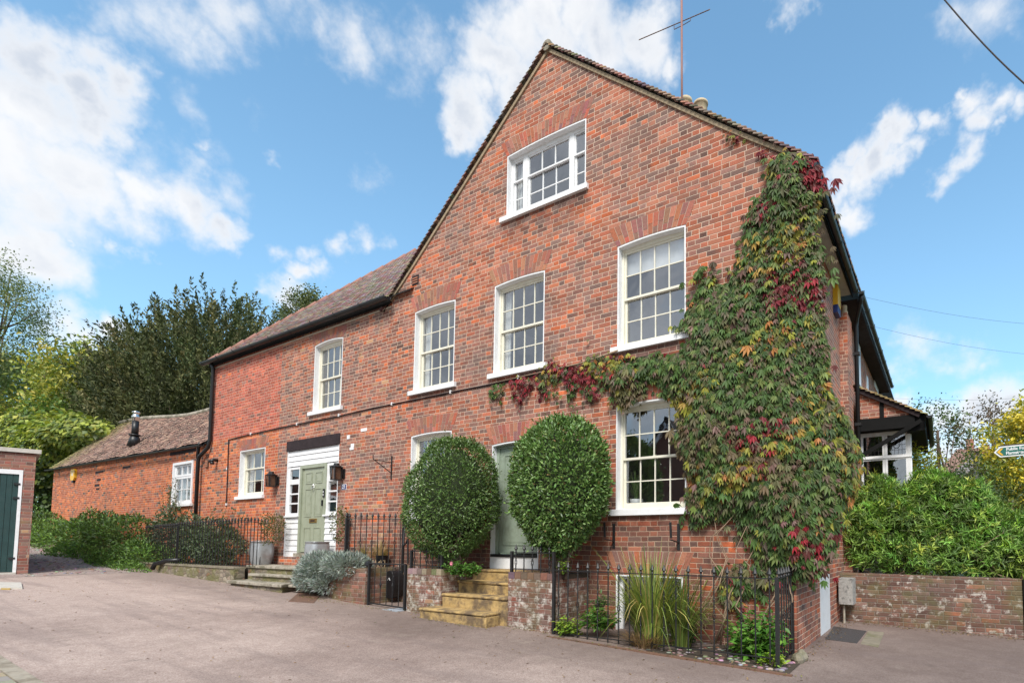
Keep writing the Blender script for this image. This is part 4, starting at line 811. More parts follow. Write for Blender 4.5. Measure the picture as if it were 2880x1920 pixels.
# window-box brackets under the large ground-floor window
for (px,lab) in ((1727,'left one of the two black brackets under the large window'),(1909,'right one of the two black brackets under the large window')):
    p=at(px,1475,FY); t=thing('window_box_bracket',lab,'bracket',(p.x,FY,p.z-.3),'black window box brackets'); mb=MB(); mb.box(p.x-.022,p.x+.022,FY-.012,FY,p.z-.37,p.z+.02); mb.build('wall_bar',M['iron'],t)
    mb=MB(); mb.bar((p.x,FY-.28,p.z+.03),(p.x,FY-.26,p.z-.20),.035,.01,up=(0,1,0)); mb.bar((p.x,FY-.01,p.z-.26),(p.x,FY-.27,p.z-.22),.03,.012); mb.build('arm',M['iron'],t)
# cable running along the front
cp=[at(*q,FY-.02) for q in ((636,1424),(640,1330),(643,1236),(700,1222),(790,1202),(953,1170),(1050,1147),(1180,1121),(1300,1096),(1375,1082),(1560,1040),(1700,1018),(1840,1000))]
t=thing('wall_cable','thin dark service cable running along the house fronts at first-floor level','cable',(-14,FY,4.4)); mb=MB(); mb.tube(cp,.014,6); mb.build('cable',M['timber'],t)
for px,py in ((641,1318),(639,1418),(708,1220),(838,1193),(956,1168),(1105,1136),(1270,1103),(1460,1062)):
    p=at(px,py,FY); mb=MB(); mb.box(p.x-.015,p.x+.015,FY-.04,FY,p.z-.03,p.z+.035); mb.build('clip',M['white'],t)
p=at(612,1297,FY); t=thing('security_camera','small black security camera on the orange brick','camera',(p.x,FY,p.z)); mb=MB(); mb.tube([(p.x,FY,p.z+.03),(p.x,FY-.1,p.z+.03),(p.x-.02,FY-.2,p.z-.03)],.045,8); mb.build('body',M['plastic'],t,True); mb=MB(); mb.lathe((p.x,FY-.13,p.z-.10),[(.05,0),(.06,.05),(.03,.08)],8); mb.build('sensor',M['plastic'],t,True)
p=at(582,1302,FY); t=thing('wall_vent','grey louvred vent on the orange brick by the downpipe','vent',(p.x,FY,p.z)); mb=MB(); mb.box(p.x-.1,p.x+.08,FY-.015,FY,p.z-.12,p.z+.12); mb.build('frame',M['rust'],t); mb=MB(); [mb.box(p.x-.08,p.x+.06,FY-.022,FY-.015,p.z-.1+k*.05,p.z-.075+k*.05) for k in range(4)]; mb.build('louvre',M['terra'],t)
# ------------------------------------------------------------------ tv aerial
t=thing('tv_aerial','tall rusty mast with a television aerial on the roof','aerial',(-3.98,8.9,9.3)); a=at(1918,300,8.9); b=at(1917,-40,8.9)
mb=MB(); mb.tube([(a.x,8.9,8.9),(b.x,8.9,b.z)],.022,8); mb.build('mast',P('rusty mast',(.25,.12,.10),.6,var=.1),t,True)
e0,e1=at(1799,112,8.9),at(1995,28,8.9); mb=MB(); mb.tube([e0,e1],.009,6); bo=mb.build('boom',M['rust'],t); mb=MB()
for k in range(16):
    q=e0.lerp(e1,k/15); mb=MB(); mb.tube([q-Vector((.0,.03,.035)),q+Vector((.0,.03,.035))],.008,4); mb.build('element',M['rust'],bo)
mb=MB(); q0,q1=at(1896,74,8.9),at(1942,52,8.9); mb.tube([q0,q0-Vector((0,0,.07)),(q0+q1)/2-Vector((0,0,.07)),q1-Vector((0,0,.05)),q1],.007,6); mb.build('support',M['rust'],t)
# ------------------------------------------------------------------ garden walls, beds, steps, railings
YF=6.15
def wallbox(name,label,x0,x1,y0,y1,z0,z1,mat,cat='wall',cop=None,copmat=None):
    t=thing(name,label,cat,((x0+x1)/2,(y0+y1)/2,z0)); mb=MB(); mb.box(x0,x1,y0,y1,z0,z1); mb.build('brickwork',M[mat],t)
    if cop:
        mb=MB(); 
        n=max(2,int((x1-x0)/.115)); 
        for i in range(n): a=x0+(x1-x0)*i/n; mb.box(a+.004,a+(x1-x0)/n-.004,y0-.004,y0+.22,z1-.0,z1+cop+random.uniform(-.004,.004),tuple(v*random.uniform(.7,1.3) for v in random.choice([(.15,.08,.06),(.12,.07,.055),(.17,.11,.085),(.26,.2,.16)])))
        mb.build('coping',M['arch'],t)
        mb=MB(); mb.box(x0+.02,x1-.02,y0+.22,y1,z1,z1+cop-.03); mb.build('soil',M['soil'],t)
    return t
wallbox('brick_planter','lichened brick planter left of the yellow steps',-8.24,-7.36,YF,FY-.003,-.1,.96,'brick_pier','planter',.10)
wallbox('brick_planter','lichened brick planter right of the yellow steps',-5.83,-4.93,YF,FY-.003,-.1,.97,'brick_pier','planter',.10)
t=thing('front_steps','four worn yellow-painted steps up to the right-hand door','steps',(-6.6,6.2,.2))
for (x0,x1,y0,z) in ((-7.32,-5.86,6.80,1.045),(-7.34,-5.86,6.50,.86),(-7.35,-5.86,6.17,.66),(-7.52,-6.0,5.86,.44)):
    mb=MB(); bm=bmesh.new(); 
    mb.box(x0,x1,y0,FY-.004 if y0>6 else 6.20,-.1,z-.045); mb.box(x0-.004,x1+.004,y0-.02,FY-.005 if y0>6 else 6.19,z-.044,z); o=mb.build('step',M['ystone'],t); bm.free()
    bv=o.modifiers.new('b','BEVEL'); bv.width=.02; bv.segments=3
    sb=o.modifiers.new('s','SUBSURF'); sb.subdivision_type='SIMPLE'; sb.levels=sb.render_levels=4; tx=bpy.data.textures.new('wear','CLOUDS'); tx.noise_scale=.14; dp=o.modifiers.new('d','DISPLACE'); dp.texture=tx; dp.strength=.022; dp.mid_level=.5
def spear(mb,x,y,z,s=1.):
    mb.tube([(x,y,z),(x,y,z+.012),(x,y,z+.03),(x,y,z+.045),(x,y,z+.055),(x,y,z+.13*s)],[.010,.018,.012,.014,.030,.001],6)
def railing(label,p0,p1,zb0,zt0,zb1,zt1,n,basket=2,post=(True,True),group='black wrought iron railings',name='railing',botrail=True,tip=True,cat='railing'):
    p0=Vector((*p0,0)); p1=Vector((*p1,0)); t=thing(name,label,cat,((p0.x+p1.x)/2,(p0.y+p1.y)/2,min(zb0,zb1)),group)
    mb=MB(); mb.bar((p0.x,p0.y,zt0),(p1.x,p1.y,zt1),.025,.012); mb.build('top_rail',M['iron'],t)
    if botrail: mb=MB(); mb.bar((p0.x,p0.y,zb0+.05),(p1.x,p1.y,zb1+.05),.025,.012); mb.build('bottom_rail',M['iron'],t)
    for e,pp,zb,zt in ((post[0],p0,zb0,zt0),(post[1],p1,zb1,zt1)):
        if e: mb=MB(); mb.bar((pp.x,pp.y,zb-.1),(pp.x,pp.y,zt+.02),.04); mb.build('post',M['iron'],t)
    for i in range(n):
        f=(i+.5)/n; p=p0.lerp(p1,f); zb=zb0+(zb1-zb0)*f; zt=zt0+(zt1-zt0)*f; mb=MB()
        if basket and i%basket==0:
            zm=zb+(zt-zb)*.50; mb.tube([(p.x,p.y,zb),(p.x,p.y,zm-.06)],.009,6)
            for k in range(4):
                mb.tube([(p.x+.020*math.sin(math.pi*j/6)*math.cos(k*math.pi/2+j*.5),p.y+.020*math.sin(math.pi*j/6)*math.sin(k*math.pi/2+j*.5),zm-.06+.12*j/6) for j in range(7)],.004,4)
            mb.tube([(p.x,p.y,zm+.06),(p.x,p.y,zt)],.009,6)
            for zz in (zm-.06,zm+.06,zm-.2,zm+.2): mb.lathe((p.x,p.y,zz-.012),[(.006,0),(.013,.012),(.006,.024)],6)
        else: mb.tube([(p.x,p.y,zb),(p.x,p.y,zt)],.0095,6)
        if tip: spear(mb,p.x,p.y,zt)
        mb.build('baluster',M['iron'],t,loc=None)
    return t
railing('black railing in front of the strappy plant and basement window',(-4.93,YF),(-1.66,YF),.17,1.12,.16,1.12,19,2,post=(True,True))
railing('short black return railing at the house corner',(-1.66,YF+.02),(-1.70,FY-.02),.16,1.12,.12,1.12,6,2,post=(False,True))
railing('low black railing on the planter under the left clipped bush',(-8.20,YF+.04),(-7.40,YF+.04),1.06,1.36,1.06,1.36,5,2)
railing('low black railing on the planter right of the yellow steps',(-5.80,YF+.04),(-4.97,YF+.04),1.07,1.37,1.07,1.37,5,2)
# bed with pebbles in front of the basement window
def strip(name,pts,z,mat,kind='structure'):
    v=[(x,y,zz) for (x,y,zz) in pts]; o=mk(name,v,[tuple(range(len(v)))],mat); o['kind']=kind; return o
strip('flower_bed',[(-4.93,6.02,.17),(-3.2,5.98,.14),(-1.50,6.0,.09),(-1.50,FY,.10),(-4.93,FY,.18)],0,M['soil'])
def pebbles(name,n,xr,yr,zf,size,label=None):
    V=[];Fa=[];Cc=[]; base=[(1,0,0),(0,1,0),(-1,0,0),(0,-1,0),(.7,.7,.0),(-.7,.7,0),(-.7,-.7,0),(.7,-.7,0),(0,0,.9),(0,0,-.9)]
    ring=[0,4,1,5,2,6,3,7]; cols=[(.27,.22,.19),(.33,.29,.26),(.20,.15,.12),(.24,.21,.20),(.40,.36,.32),(.24,.12,.09)]
    for i in range(n):
        x=random.uniform(*xr); y=random.uniform(*yr); s=size*random.uniform(.5,1.4); a=random.uniform(0,6.3); e=random.uniform(.6,1)
        c=tuple(v*random.uniform(.6,1.15) for v in random.choice(cols)); k=len(V)
        mids=[]
        for lv,rad in ((-.5,.75),(.0,1),(.5,.72)):
            for j in range(8):
                t_=a+j*math.pi/4; V.append((x+math.cos(t_)*s*rad,y+math.sin(t_)*s*e*rad,zf(x,y)+s*.4+lv*s*.62)); Cc.append(c)
        V+=[(x,y,zf(x,y)+s*.4+s*.45)]; Cc.append(c)
        for r_ in range(2):
            for j in range(8): Fa.append((k+r_*8+j,k+r_*8+(j+1)%8,k+(r_+1)*8+(j+1)%8)); Fa.append((k+r_*8+j,k+(r_+1)*8+(j+1)%8,k+(r_+1)*8+j))
        for j in range(8): Fa.append((k+16+j,k+16+(j+1)%8,k+24))
    o=mk(name,V,np.array(Fa),M['pebble'],None,True,np.array(Cc)); return o
o=pebbles('pebbles',520,(-4.85,-1.58),(6.05,6.95),lambda x,y:.15-.02*(x+4.9),.030); tag(o,'pale rounded pebbles covering the bed behind the railing','pebbles',kind='stuff')
o=pebbles('gravel_stones',1500,(-29,-19.3),(3.6,6.4),lambda x,y:gz(x,y)-.012,.032); tag(o,'loose pinkish gravel on the path by the garage','gravel',kind='stuff')
mb=MB(); e_=[(-4.9,5.97,.17),(-3.2,5.93,.13),(-1.45,5.95,.07)]
for i in range(2): mb.bar(e_[i],e_[i+1],.05,.06)
o=mb.build('bed_edging',M['rust']); tag(o,'low brown edging strip between bed and tarmac','edging')
# corner rock
bm=bmesh.new(); bmesh.ops.create_icosphere(bm,subdivisions=3,radius=1); 
for v in bm.verts: v.co*=1+.18*math.sin(v.co.x*4+1)+.12*math.sin(v.co.y*7)+.1*math.sin(v.co.z*5); v.co.x*=.10; v.co.y*=.20; v.co.z*=.11
me=bpy.data.meshes.new('rock'); bm.to_mesh(me); bm.free(); me.materials.append(M['stonedark']); o=bpy.data.objects.new('corner_rock',me); C.objects.link(o); o.location=(-1.55,6.75,.10); tag(o,'mossy rubble rock at the foot of the house corner','rock')
# raised bed with lavender, gate and railing between the two entrances
t=thing('raised_bed','low mossy brick bed wall under the silvery shrub','wall',(-10.5,6.3,.3)); mb=MB(); lp=[(-11.6,6.75),(-11.1,6.36),(-10.6,6.18),(-10.0,6.12),(-9.42,6.12)]
zz=1.02
for i in range(4):
    a,b=lp[i],lp[i+1]; mb.hexa([(a[0],a[1],.1),(b[0],b[1],.1),(b[0],b[1]+.2,.1),(a[0],a[1]+.2,.1),(a[0],a[1],zz),(b[0],b[1],zz),(b[0],b[1]+.2,zz),(a[0],a[1]+.2,zz)])
mb.box(-9.62,-9.42,6.321,6.95,.1,zz); mb.build('brickwork',M['brick_bed'],t)
mb=MB(); mb.hexa([(-11.6,6.8,.9),(-9.6,6.2,.9),(-9.6,FY-.01,.9),(-11.6,FY-.01,.9),(-11.6,6.8,zz-.04),(-9.6,6.2,zz-.04),(-9.6,FY-.01,zz-.04),(-11.6,FY-.01,zz-.04)]); mb.build('soil',M['soil'],t)
wallbox('recess_wall','dark brick wall behind the low gate',-9.42,-8.25,6.80,FY-.004,.1,1.06,'brick_bed')
t=thing('garden_gate','low black wrought iron gate between bed and planter','gate',(-8.85,YF,.3)); mb=MB(); mb.bar((-9.36,YF,.33),(-9.36,YF,1.12),.04); mb.bar((-8.30,YF,.30),(-8.30,YF,1.12),.04); mb.bar((-9.36,YF,1.12),(-8.30,YF,1.12),.022); mb.bar((-9.36,YF,.38),(-8.30,YF,.35),.022); mb.build('frame',M['iron'],t)
for k in range(1,6):
    x=-9.36+1.06*k/6; mb=MB(); mb.tube([(x,YF,.37),(x,YF,1.12)],.008,6)
    if k%2==0: mb.lathe((x,YF,.68),[(.008,0),(.022,.05),(.008,.1)],8)
    mb.build('bar',M['iron'],t)
mb=MB(); mb.lathe((-9.42,YF+.02,1.04),[(.03,0),(.07,.04),(.06,.09),(.03,.12)],8); mb.build('latch_bag',M['plastic'],t)
t=thing('black_tub','upright black plastic tub behind the low gate','tub',(-8.62,6.6,.45)); p=at(1103,1642,6.62)
mb=MB(); mb.poly([[(p.x+0.155*math.cos(a)*1.0,p.z+.27*math.copysign(abs(math.sin(a))**.75,math.sin(a))) for a in [2*math.pi*k/24 for k in range(24)]]],6.55,6.78); o=mb.build('body',M['plastic'],t); bv=o.modifiers.new('b','BEVEL'); bv.width=.03; bv.segments=3
mb=MB(); mb.bar((p.x-.035,6.545,p.z+.08),(p.x,6.545,p.z+.13),.008,.004); mb.bar((p.x+.035,6.545,p.z+.08),(p.x,6.545,p.z+.13),.008,.004); mb.build('chevron',M['white'],t)
mb=MB(); mb.box(-9.35,-8.28,5.98,6.8,.22,.315); o=mb.build('gate_slab',P('blue-grey slab',(.30,.33,.37),.8,var=.08,bump=.3)); tag(o,'pale blue-grey slab under the low gate','slab')
railing('tall black railing above the raised bed and gate',(-10.14,6.15),(-9.25,6.78),1.02,1.97,1.03,1.97,10,2,post=(True,True))
railing('black railing running back from the raised bed to the wing wall',(-10.20,6.18),(-11.45,6.98),1.02,1.98,1.02,2.02,8,2,post=(False,True))
t=thing('scroll_bracket','black scrolled iron stay beside the tall railing','bracket',(-9.2,6.8,1.1)); mb=MB(); mb.tube([(-9.23,6.8,1.85),(-9.20,6.75,1.55),(-9.12,6.7,1.45),(-9.05,6.7,1.5),(-9.0,6.7,1.58),(-8.98,6.7,1.1)],.018,6); mb.build('scroll',M['iron'],t)
# stone steps to the wing door
t=thing('stone_steps','broad worn stone slab steps up to the sage door','steps',(-13,6.4,.5))
for (pts,z0,z1,nm) in (([(-14.5,6.33),(-11.75,6.45),(-11.7,FY-.11),(-14.9,FY-.11)],.885,.945,'landing_slab'),([(-14.05,6.19),(-12.35,6.27),(-12.3,6.6),(-14.1,6.6)],.715,.77,'step_slab'),([(-14.45,5.93),(-12.08,5.95),(-12.3,6.5),(-14.4,6.5)],.545,.61,'step_slab'),([(-12.10,6.10),(-11.35,6.22),(-11.4,6.6),(-12.2,6.6)],.545,.60,'step_slab')):
    mb=MB(); mb.hexa([(x,y,z0) for x,y in pts]+[(x,y,z1) for x,y in pts]); o=mb.build(nm,M['stone'],t); bv=o.modifiers.new('b','BEVEL'); bv.width=.01; bv.segments=2
mb=MB(); mb.hexa([(-14.45,6.37,.3),(-11.8,6.5,.3),(-11.8,FY-.11,.3),(-14.8,FY-.11,.3),(-14.45,6.37,.884),(-11.8,6.5,.884),(-11.8,FY-.11,.884),(-14.8,FY-.11,.884)]); mb.hexa([(-13.95,6.24,.3),(-12.42,6.31,.3),(-12.42,6.5,.3),(-14,6.38,.3),(-13.95,6.24,.714),(-12.42,6.31,.714),(-12.42,6.5,.714),(-14,6.38,.714)])
mb.hexa([(-14.38,5.99,.3),(-12.15,6.01,.3),(-12.35,6.45,.3),(-14.35,6.4,.3),(-14.38,5.99,.544),(-12.15,6.01,.544),(-12.35,6.45,.544),(-14.35,6.4,.544)]); mb.build('riser',M['rubble'],t)
# rubble plinth left of the steps
t=thing('plinth_wall','low mossy rubble plinth wall carrying the left railing','wall',(-17,6.1,.6)); mb=MB(); mb.box(-20.6,-14.5,6.10,6.32,.3,.86); mb.build('rubble',M['rubble'],t); mb=MB(); mb.box(-20.6,-14.5,6.08,6.34,.86,.90); mb.build('coping',M['stonedark'],t)
railing('long black railing on the plinth in front of the wing shrubs',(-18.03,6.2),(-13.95,6.2),.90,1.92,.92,1.97,26,0,post=(True,False),botrail=False)
railing('far section of black railing beyond the thick post',(-20.9,6.4),(-18.03,6.2),.85,1.86,.90,1.90,20,0,post=(False,False),botrail=False)
railing('short black railing beside the left zinc planter',(-13.95,6.2),(-14.9,FY-.05),.93,1.97,.94,1.95,5,0,post=(False,False),botrail=False)
t=thing('drain_spout','black elbow drainpipe lying over the plinth wall','pipe',(-18.5,6.0,.8)); mb=MB(); mb.tube([(-17.95,6.25,1.0),(-18.3,6.1,.98),(-18.75,5.98,.88),(-18.8,5.95,.74)],.055,8); mb.build('pipe',M['black'],t,True)
mb=MB(); mb.box(-20.6,-14.6,6.33,FY-.005,.3,.88); o=mb.build('planting_soil',M['soil']); tag(o,'dark soil of the shrub bed behind the left railing','soil'); o['kind']='structure'
# planters
def planter(label,x,y,z,sx=.27,h=.55):
    t=thing('zinc_planter',label,'planter',(x,y,z),'tall zinc planters flanking the sage door'); prof=[(.78,0),(.95,.12),(1.04,.32),(1.0,.5),(.96,h)]; mb=MB(); vs=[];fs=[]; n=4
    def rr_(s,zz,inn=0): 
        q=[];
        for k in range(24):
            a=2*math.pi*k/24+math.pi/24; c,s_=math.cos(a),math.sin(a); r_=(abs(c)**6+abs(s_)**6)**(-1/6); q.append((x+(sx*s-inn)*c*r_,y+(sx*s-inn)*s_*r_,z+zz))
        return q
    rings=[rr_(s,zz) for s,zz in prof]+[rr_(1.02,h),rr_(1.02,h+.02),rr_(.9,h+.02),rr_(.88,h-.06)]
    for R_ in rings: vs+=R_
    for i in range(len(rings)-1):
        for k in range(24): fs.append((i*24+k,i*24+(k+1)%24,(i+1)*24+(k+1)%24,(i+1)*24+k))
    fs.append(tuple(range((len(rings)-1)*24,len(rings)*24))); mb.add(vs,fs); mb.build('tub',M['zinc'],t,True); return t
planter('grey zinc planter left of the sage door, holding a browning shrub',-14.62,6.72,.95,.21)
planter('grey zinc planter right of the sage door, behind the silvery shrub',-12.22,6.75,.95,.20)
# covers in the tarmac
def plate(name,label,pts,mat,z=.006,cat='cover'):
    mb=MB(); b=[(p.x,p.y) for p in pts]; mb.hexa([(x,y,gz(x,y)-.02) for x,y in b]+[(x,y,gz(x,y)+z) for x,y in b]); o=mb.build(name,mat); tag(o,label,cat); return o
plate('drain_cover','dark steel inspection cover beside the house corner',[atz(*q,gz(-1.5,9)) for q in ((2320,1796),(2410,1805),(2437,1772),(2345,1762))],M['cover'])
plate('drain_surround','concrete patched strip right of the inspection cover',[atz(*q,gz(-1.2,9)) for q in ((2420,1808),(2470,1816),(2487,1776),(2442,1773))],M['stonedark'],.004,'slab')
plate('steel_plate','rusty brown steel plate in the tarmac by the stone steps',[atz(*q,.45) for q in ((811,1680),(883,1682),(905,1664),(842,1661))],M['rust'])
plate('speed_cushion_yellow','yellow and grey strip laid in front of the garage',[atz(*q,.65) for q in ((-60,1641),(64,1640),(60,1631),(-50,1631))],M['conc'],.03,'strip')
o=plate('yellow_marker','yellow block at the near end of the strip by the garage',[atz(*q,.66) for q in ((4,1640),(30,1640),(33,1632),(8,1632))],P('faded yellow rubber',(.40,.27,.07),.8,var=.2),.02,'marker')
# pale splash of lime mortar and patches on wing wall
mb=MB()
for (a,b,c,d) in ((-11.72,-11.62,3.86,3.95),(-11.2,-10.98,3.98,4.05),(-11.60,-11.45,3.60,3.66),(-11.56,-11.44,3.66,3.74)): mb.box(a,b,FY-.008,FY,c,d)
o=mb.build('mortar_patch',M['whiterev'],wg)
# ------------------------------------------------------------------ garage left
az=math.radians(16); d_=Vector((math.sin(az),math.cos(az),0)); n_=Vector((d_.y,-d_.x,0)); GC=Vector((-19.86,3.86,0))
gt=thing('garage','brick garage with dark green boarded door at the left edge','garage',(GC.x,GC.y,.6))
gd_=Vector((-.987,.160,0))
def gp(s,dep,z): return GC+d_*s+gd_*dep+Vector((0,0,z))
def gbox(mb,s0,s1,d0,d1,z0,z1): mb.hexa([gp(s0,d0,z0),gp(s1,d0,z0),gp(s1,d1,z0),gp(s0,d1,z0),gp(s0,d0,z1),gp(s1,d0,z1),gp(s1,d1,z1),gp(s0,d1,z1)])
mb=MB(); gbox(mb,-.20,0,0,5,.3,3.70); gbox(mb,-3.2,-.2,0,.2,3.28,3.70); gbox(mb,-3.4,-3.2,0,5,.3,3.7); gbox(mb,-3.2,-.20,4.8,5,.3,3.7)
# own uv-less brick: brick material follows x/y; fine on this wall
mb.build('brickwork',M['brick_gar'],gt)
mb=MB(); gbox(mb,-3.45,.08,-.06,5.05,3.72,3.82); mb.build('coping',M['conc'],gt)
mb=MB(); gbox(mb,-.26,-.20,-.01,.1,.73,3.28); gbox(mb,-3.2,-.26,-.01,.1,3.17,3.28); mb.build('door_frame',M['white'],gt)
mb=MB(); 
for k in range(28): gbox(mb,-.262-.10*(k+1)+.006,-.262-.10*k,.02,.05,.74,3.17)
gd=mb.build('door',M['darkgreen'],gt); mb=MB(); 
for z in (2.9,2.55,1.05): gbox(mb,-.34,-.235,-.02,.02,z,z+.05)
mb.build('hinge',M['black'],gd)
mb=MB(); gbox(mb,-3.2,-.2,-.05,.1,.5,.73); mb.build('threshold',M['conc'],gt)
# ------------------------------------------------------------------ kerb and block paving at lower left
A_=atz(0,1860,.25); B_=atz(101,1922,.22); kd=(B_-A_); kd.z=0; kd.normalize(); kn=Vector((kd.y,-kd.x,0))
if kn.y>0: kn=-kn
def kz(p): return gz(p.x,p.y)
M['paver']=P('block paving',(.30,.25,.20),.85,attr=True,var=.15,scale=20,bump=.4)
mb=MB(); Lk=8; s0=A_-kd*4
for i in range(9):
    a=s0+kd*(i*.9); b=s0+kd*(i*.9+.892); mb.hexa([Vector((p.x,p.y,kz(p)-.05)) for p in (a,b,b+kn*.12,a+kn*.10)]+[Vector((p.x,p.y,kz(p)+.035)) for p in (a,b,b+kn*.12,a+kn*.12)])
o=mb.build('kerb',P('kerb concrete',(.33,.29,.23),.9,var=.15,scale=12,bump=.5,stain=(.16,.13,.09),sscale=5,samt=.7,slo=.42)); tag(o,'pale concrete edging kerb at the lower left','kerb',kind='structure')
mb=MB()
for i in range(40):
    for j in range(12):
        a=s0+kd*(i*.205+(j%2)*.1)+kn*(.13+j*.105); b=a+kd*.198; w_=kn*.098
        q=[a,b,b+w_,a+w_]; mb.hexa([Vector((p.x,p.y,kz(p)-.03)) for p in q]+[Vector((p.x,p.y,kz(p)+.03)) for p in q],tuple(v*random.uniform(.8,1.15) for v in (.32,.26,.205)))
o=mb.build('block_paving',M['paver']); tag(o,'brown block paving at the lower left corner','paving',kind='structure')
# ------------------------------------------------------------------ right garden wall, meter box, sign, lamp
t=thing('garden_wall','low weathered brick wall with white efflorescence under the bamboo-like bush','wall',(-.2,10.6,.1)); mb=MB(); mb.hexa([(-1.648,10.42,-.1),(1.10,10.52,-.1),(1.10,10.76,-.1),(-1.648,10.66,-.1),(-1.648,10.42,.98),(1.10,10.52,.96),(1.10,10.76,.96),(-1.648,10.66,.98)]); mb.build('brickwork',M['brick_gw'],t)
t=thing('gate_post','dark timber post at the end of the low garden wall','post',(1.16,10.6,0)); mb=MB(); mb.box(1.11,1.19,10.5,10.62,-.1,.95); mb.build('post',M['blacktimber'],t)
t=thing('meter_box','speckled grey meter box on a thin leg in the wall corner','box',(-1.4,10.2,.2)); a=at(2358,1625,10.0); b=at(2400,1700,10.0); mb=MB(); mb.hexa([(a.x,10.0,b.z),(b.x,10.0,b.z),(b.x,10.35,b.z),(a.x,10.35,b.z),(a.x,10.0,a.z),(b.x-.01,10.0,a.z),(b.x,10.35,a.z),(a.x,10.35,a.z)]); mb.build('case',M['meter'],t)
mb=MB(); mb.tube([((a.x+b.x)/2-.05,10.1,b.z),((a.x+b.x)/2-.05,10.1,.1)],.02,8); mb.build('leg',M['stone'],t)
# fingerpost sign
YS=12.4; t=thing('footpath_sign','green Public Footpath Flamstead fingerpost sign with yellow arrow','sign',(2.1,YS,.1))
c0=at(2795,1272,YS); zc=c0.z; x0=c0.x; hh=.105
def ysg(x): return YS
tilt=.03
def sp(x,z): return (x,z+(x-x0)*tilt+ zc)
mb=MB(); mb.poly([[sp(x0,0),sp(x0+.10,-hh),sp(x0+1.0,-hh),sp(x0+1.0,hh),sp(x0+.10,hh)]],YS,YS+.03); mb.build('board',M['white'],t)
mb=MB(); mb.poly([[sp(x0+.035,0),sp(x0+.115,-hh+.025),sp(x0+.97,-hh+.025),sp(x0+.97,hh-.025),sp(x0+.115,hh-.025)]],YS-.004,YS-.0005); mb.build('face',M['signg'],t)
mb=MB(); mb.poly([[sp(x0+.05,0),sp(x0+.12,-.068),sp(x0+.155,-.068),sp(x0+.095,0),sp(x0+.155,.068),sp(x0+.12,.068)]],YS-.007,YS-.0045); mb.build('arrow',M['yellow'],t)
mb=MB(); mb.bar((x0+.08,YS+.015,zc+hh+.012+.003),(x0+1.05,YS+.015,zc+hh+.012+.03),.035,.02); mb.build('cap',M['cover'],t)
for body,dz,xc in (('Public Footpath',.038,.20),('Flamstead 1',-.038,.20)):
    o=text(body,'lettering',t,(0,0,0),.078,M['white'],rot=(math.pi/2,-tilt,0),bold=.0022)
    w_=max(v.co.x for v in o.data.vertices)-min(v.co.x for v in o.data.vertices); o.location=Vector((x0+xc+w_/2,YS-.006,zc+dz+(xc+w_/2)*tilt))-wl(t)
mb=MB(); mb.tube([(x0+1.05,YS+.06,.1),(x0+1.05,YS+.06,zc+.3)],.04,8); mb.build('post',M['stone'],t)
p=at(2743,1275,30); q=at(2744,1460,30); a=at(2779,1271,30)
t=thing('street_lamp','thin grey street lamp with a flat arm beyond the bush','street lamp',(p.x,30,0)); mb=MB(); mb.tube([(p.x,30,0),(p.x,30,p.z)],[.11,.09],8); mb.build('post',P('grey steel',(.16,.15,.15),.5),t,True); mb=MB(); mb.bar((p.x-.1,30,p.z),(a.x,30,p.z+.12),.14,.07); mb.build('lamp_arm',M['cover'],t)
# overhead wires
for (q0,q1,d0,d1,r_,lab) in (((2640,-20),(2900,238),9,9,.011,'thick dark overhead wire crossing the top right corner'),((2420,832),(2880,900),12,14,.0025,'upper faint overhead wire from the eaves to the right'),((2435,912),(2880,985),12.5,14,.0025,'middle faint overhead wire from the eaves to the right'),((2520,1120),(2880,1113),25,25,.004,'lowest faint overhead wire above the porch roof')):
    a=at(*q0,d0); b=at(*q1,d1); a_=a+(a-b)*.02; b_=b+(b-a)*.3; mb=MB(); mb.tube([a_.lerp(b_,k/10)-Vector((0,0,.12*math.sin(math.pi*k/10))) for k in range(11)],r_,5); o=mb.build('overhead_wire',M['cover']); tag(o,lab,'wire')
# far houses
def far_house(label,x,y,wd,h,roof,mw,mr,dep=8):
    t=thing('distant_house',label,'house',(x,y,0)); mb=MB(); mb.box(x-wd/2,x+wd/2,y,y+dep,0,h); mb.build('wall',mw,t); mb=MB(); mb.add([(x-wd/2-.4,y-.4,h),(x+wd/2+.4,y-.4,h),(x+wd/2+.4,y+dep+.4,h),(x-wd/2-.4,y+dep+.4,h),(x-wd/4,y+dep/2,h+roof),(x+wd/4,y+dep/2,h+roof)],[(0,1,5,4),(1,2,5),(2,3,4,5),(3,0,4)]); r_=mb.build('roof',mr,t)
    mb=MB(); mb.box(x-wd*.1,x+wd*.02,y+dep*.45,y+dep*.6,h+roof*.6,h+roof+1.1); mb.build('chimney',M['brick_side'],r_); return t
fm=P('slate roof',(.22,.19,.19),.7,var=.15,scale=2); fw=P('far brick',(.30,.15,.11),.9,var=.2,scale=4)
t=far_house('far brick house with grey roof and small white window right of the lamp',4.2,58,5.6,7.9,2.1,fw,fm)
w0,w1=at(2728,1337,58),at(2743,1347,58); mb=MB(); mb.box(w0.x,w1.x,57.9,58,w1.z-.2,w0.z); o=mb.build('window',M['white'],t); 
mb=MB(); [mb.box(w0.x+.15+k*.55,w0.x+.55+k*.55,57.86,57.9,w1.z-.05,w0.z-.15) for k in range(1,2)]; mb.build('pane',M['cover'],o)
far_house('far tall brown house half hidden by trees behind the lamp',3.6,72,6.5,9.8,3.2,fw,P('brown tile roof',(.22,.13,.10),.8,var=.2,scale=3))
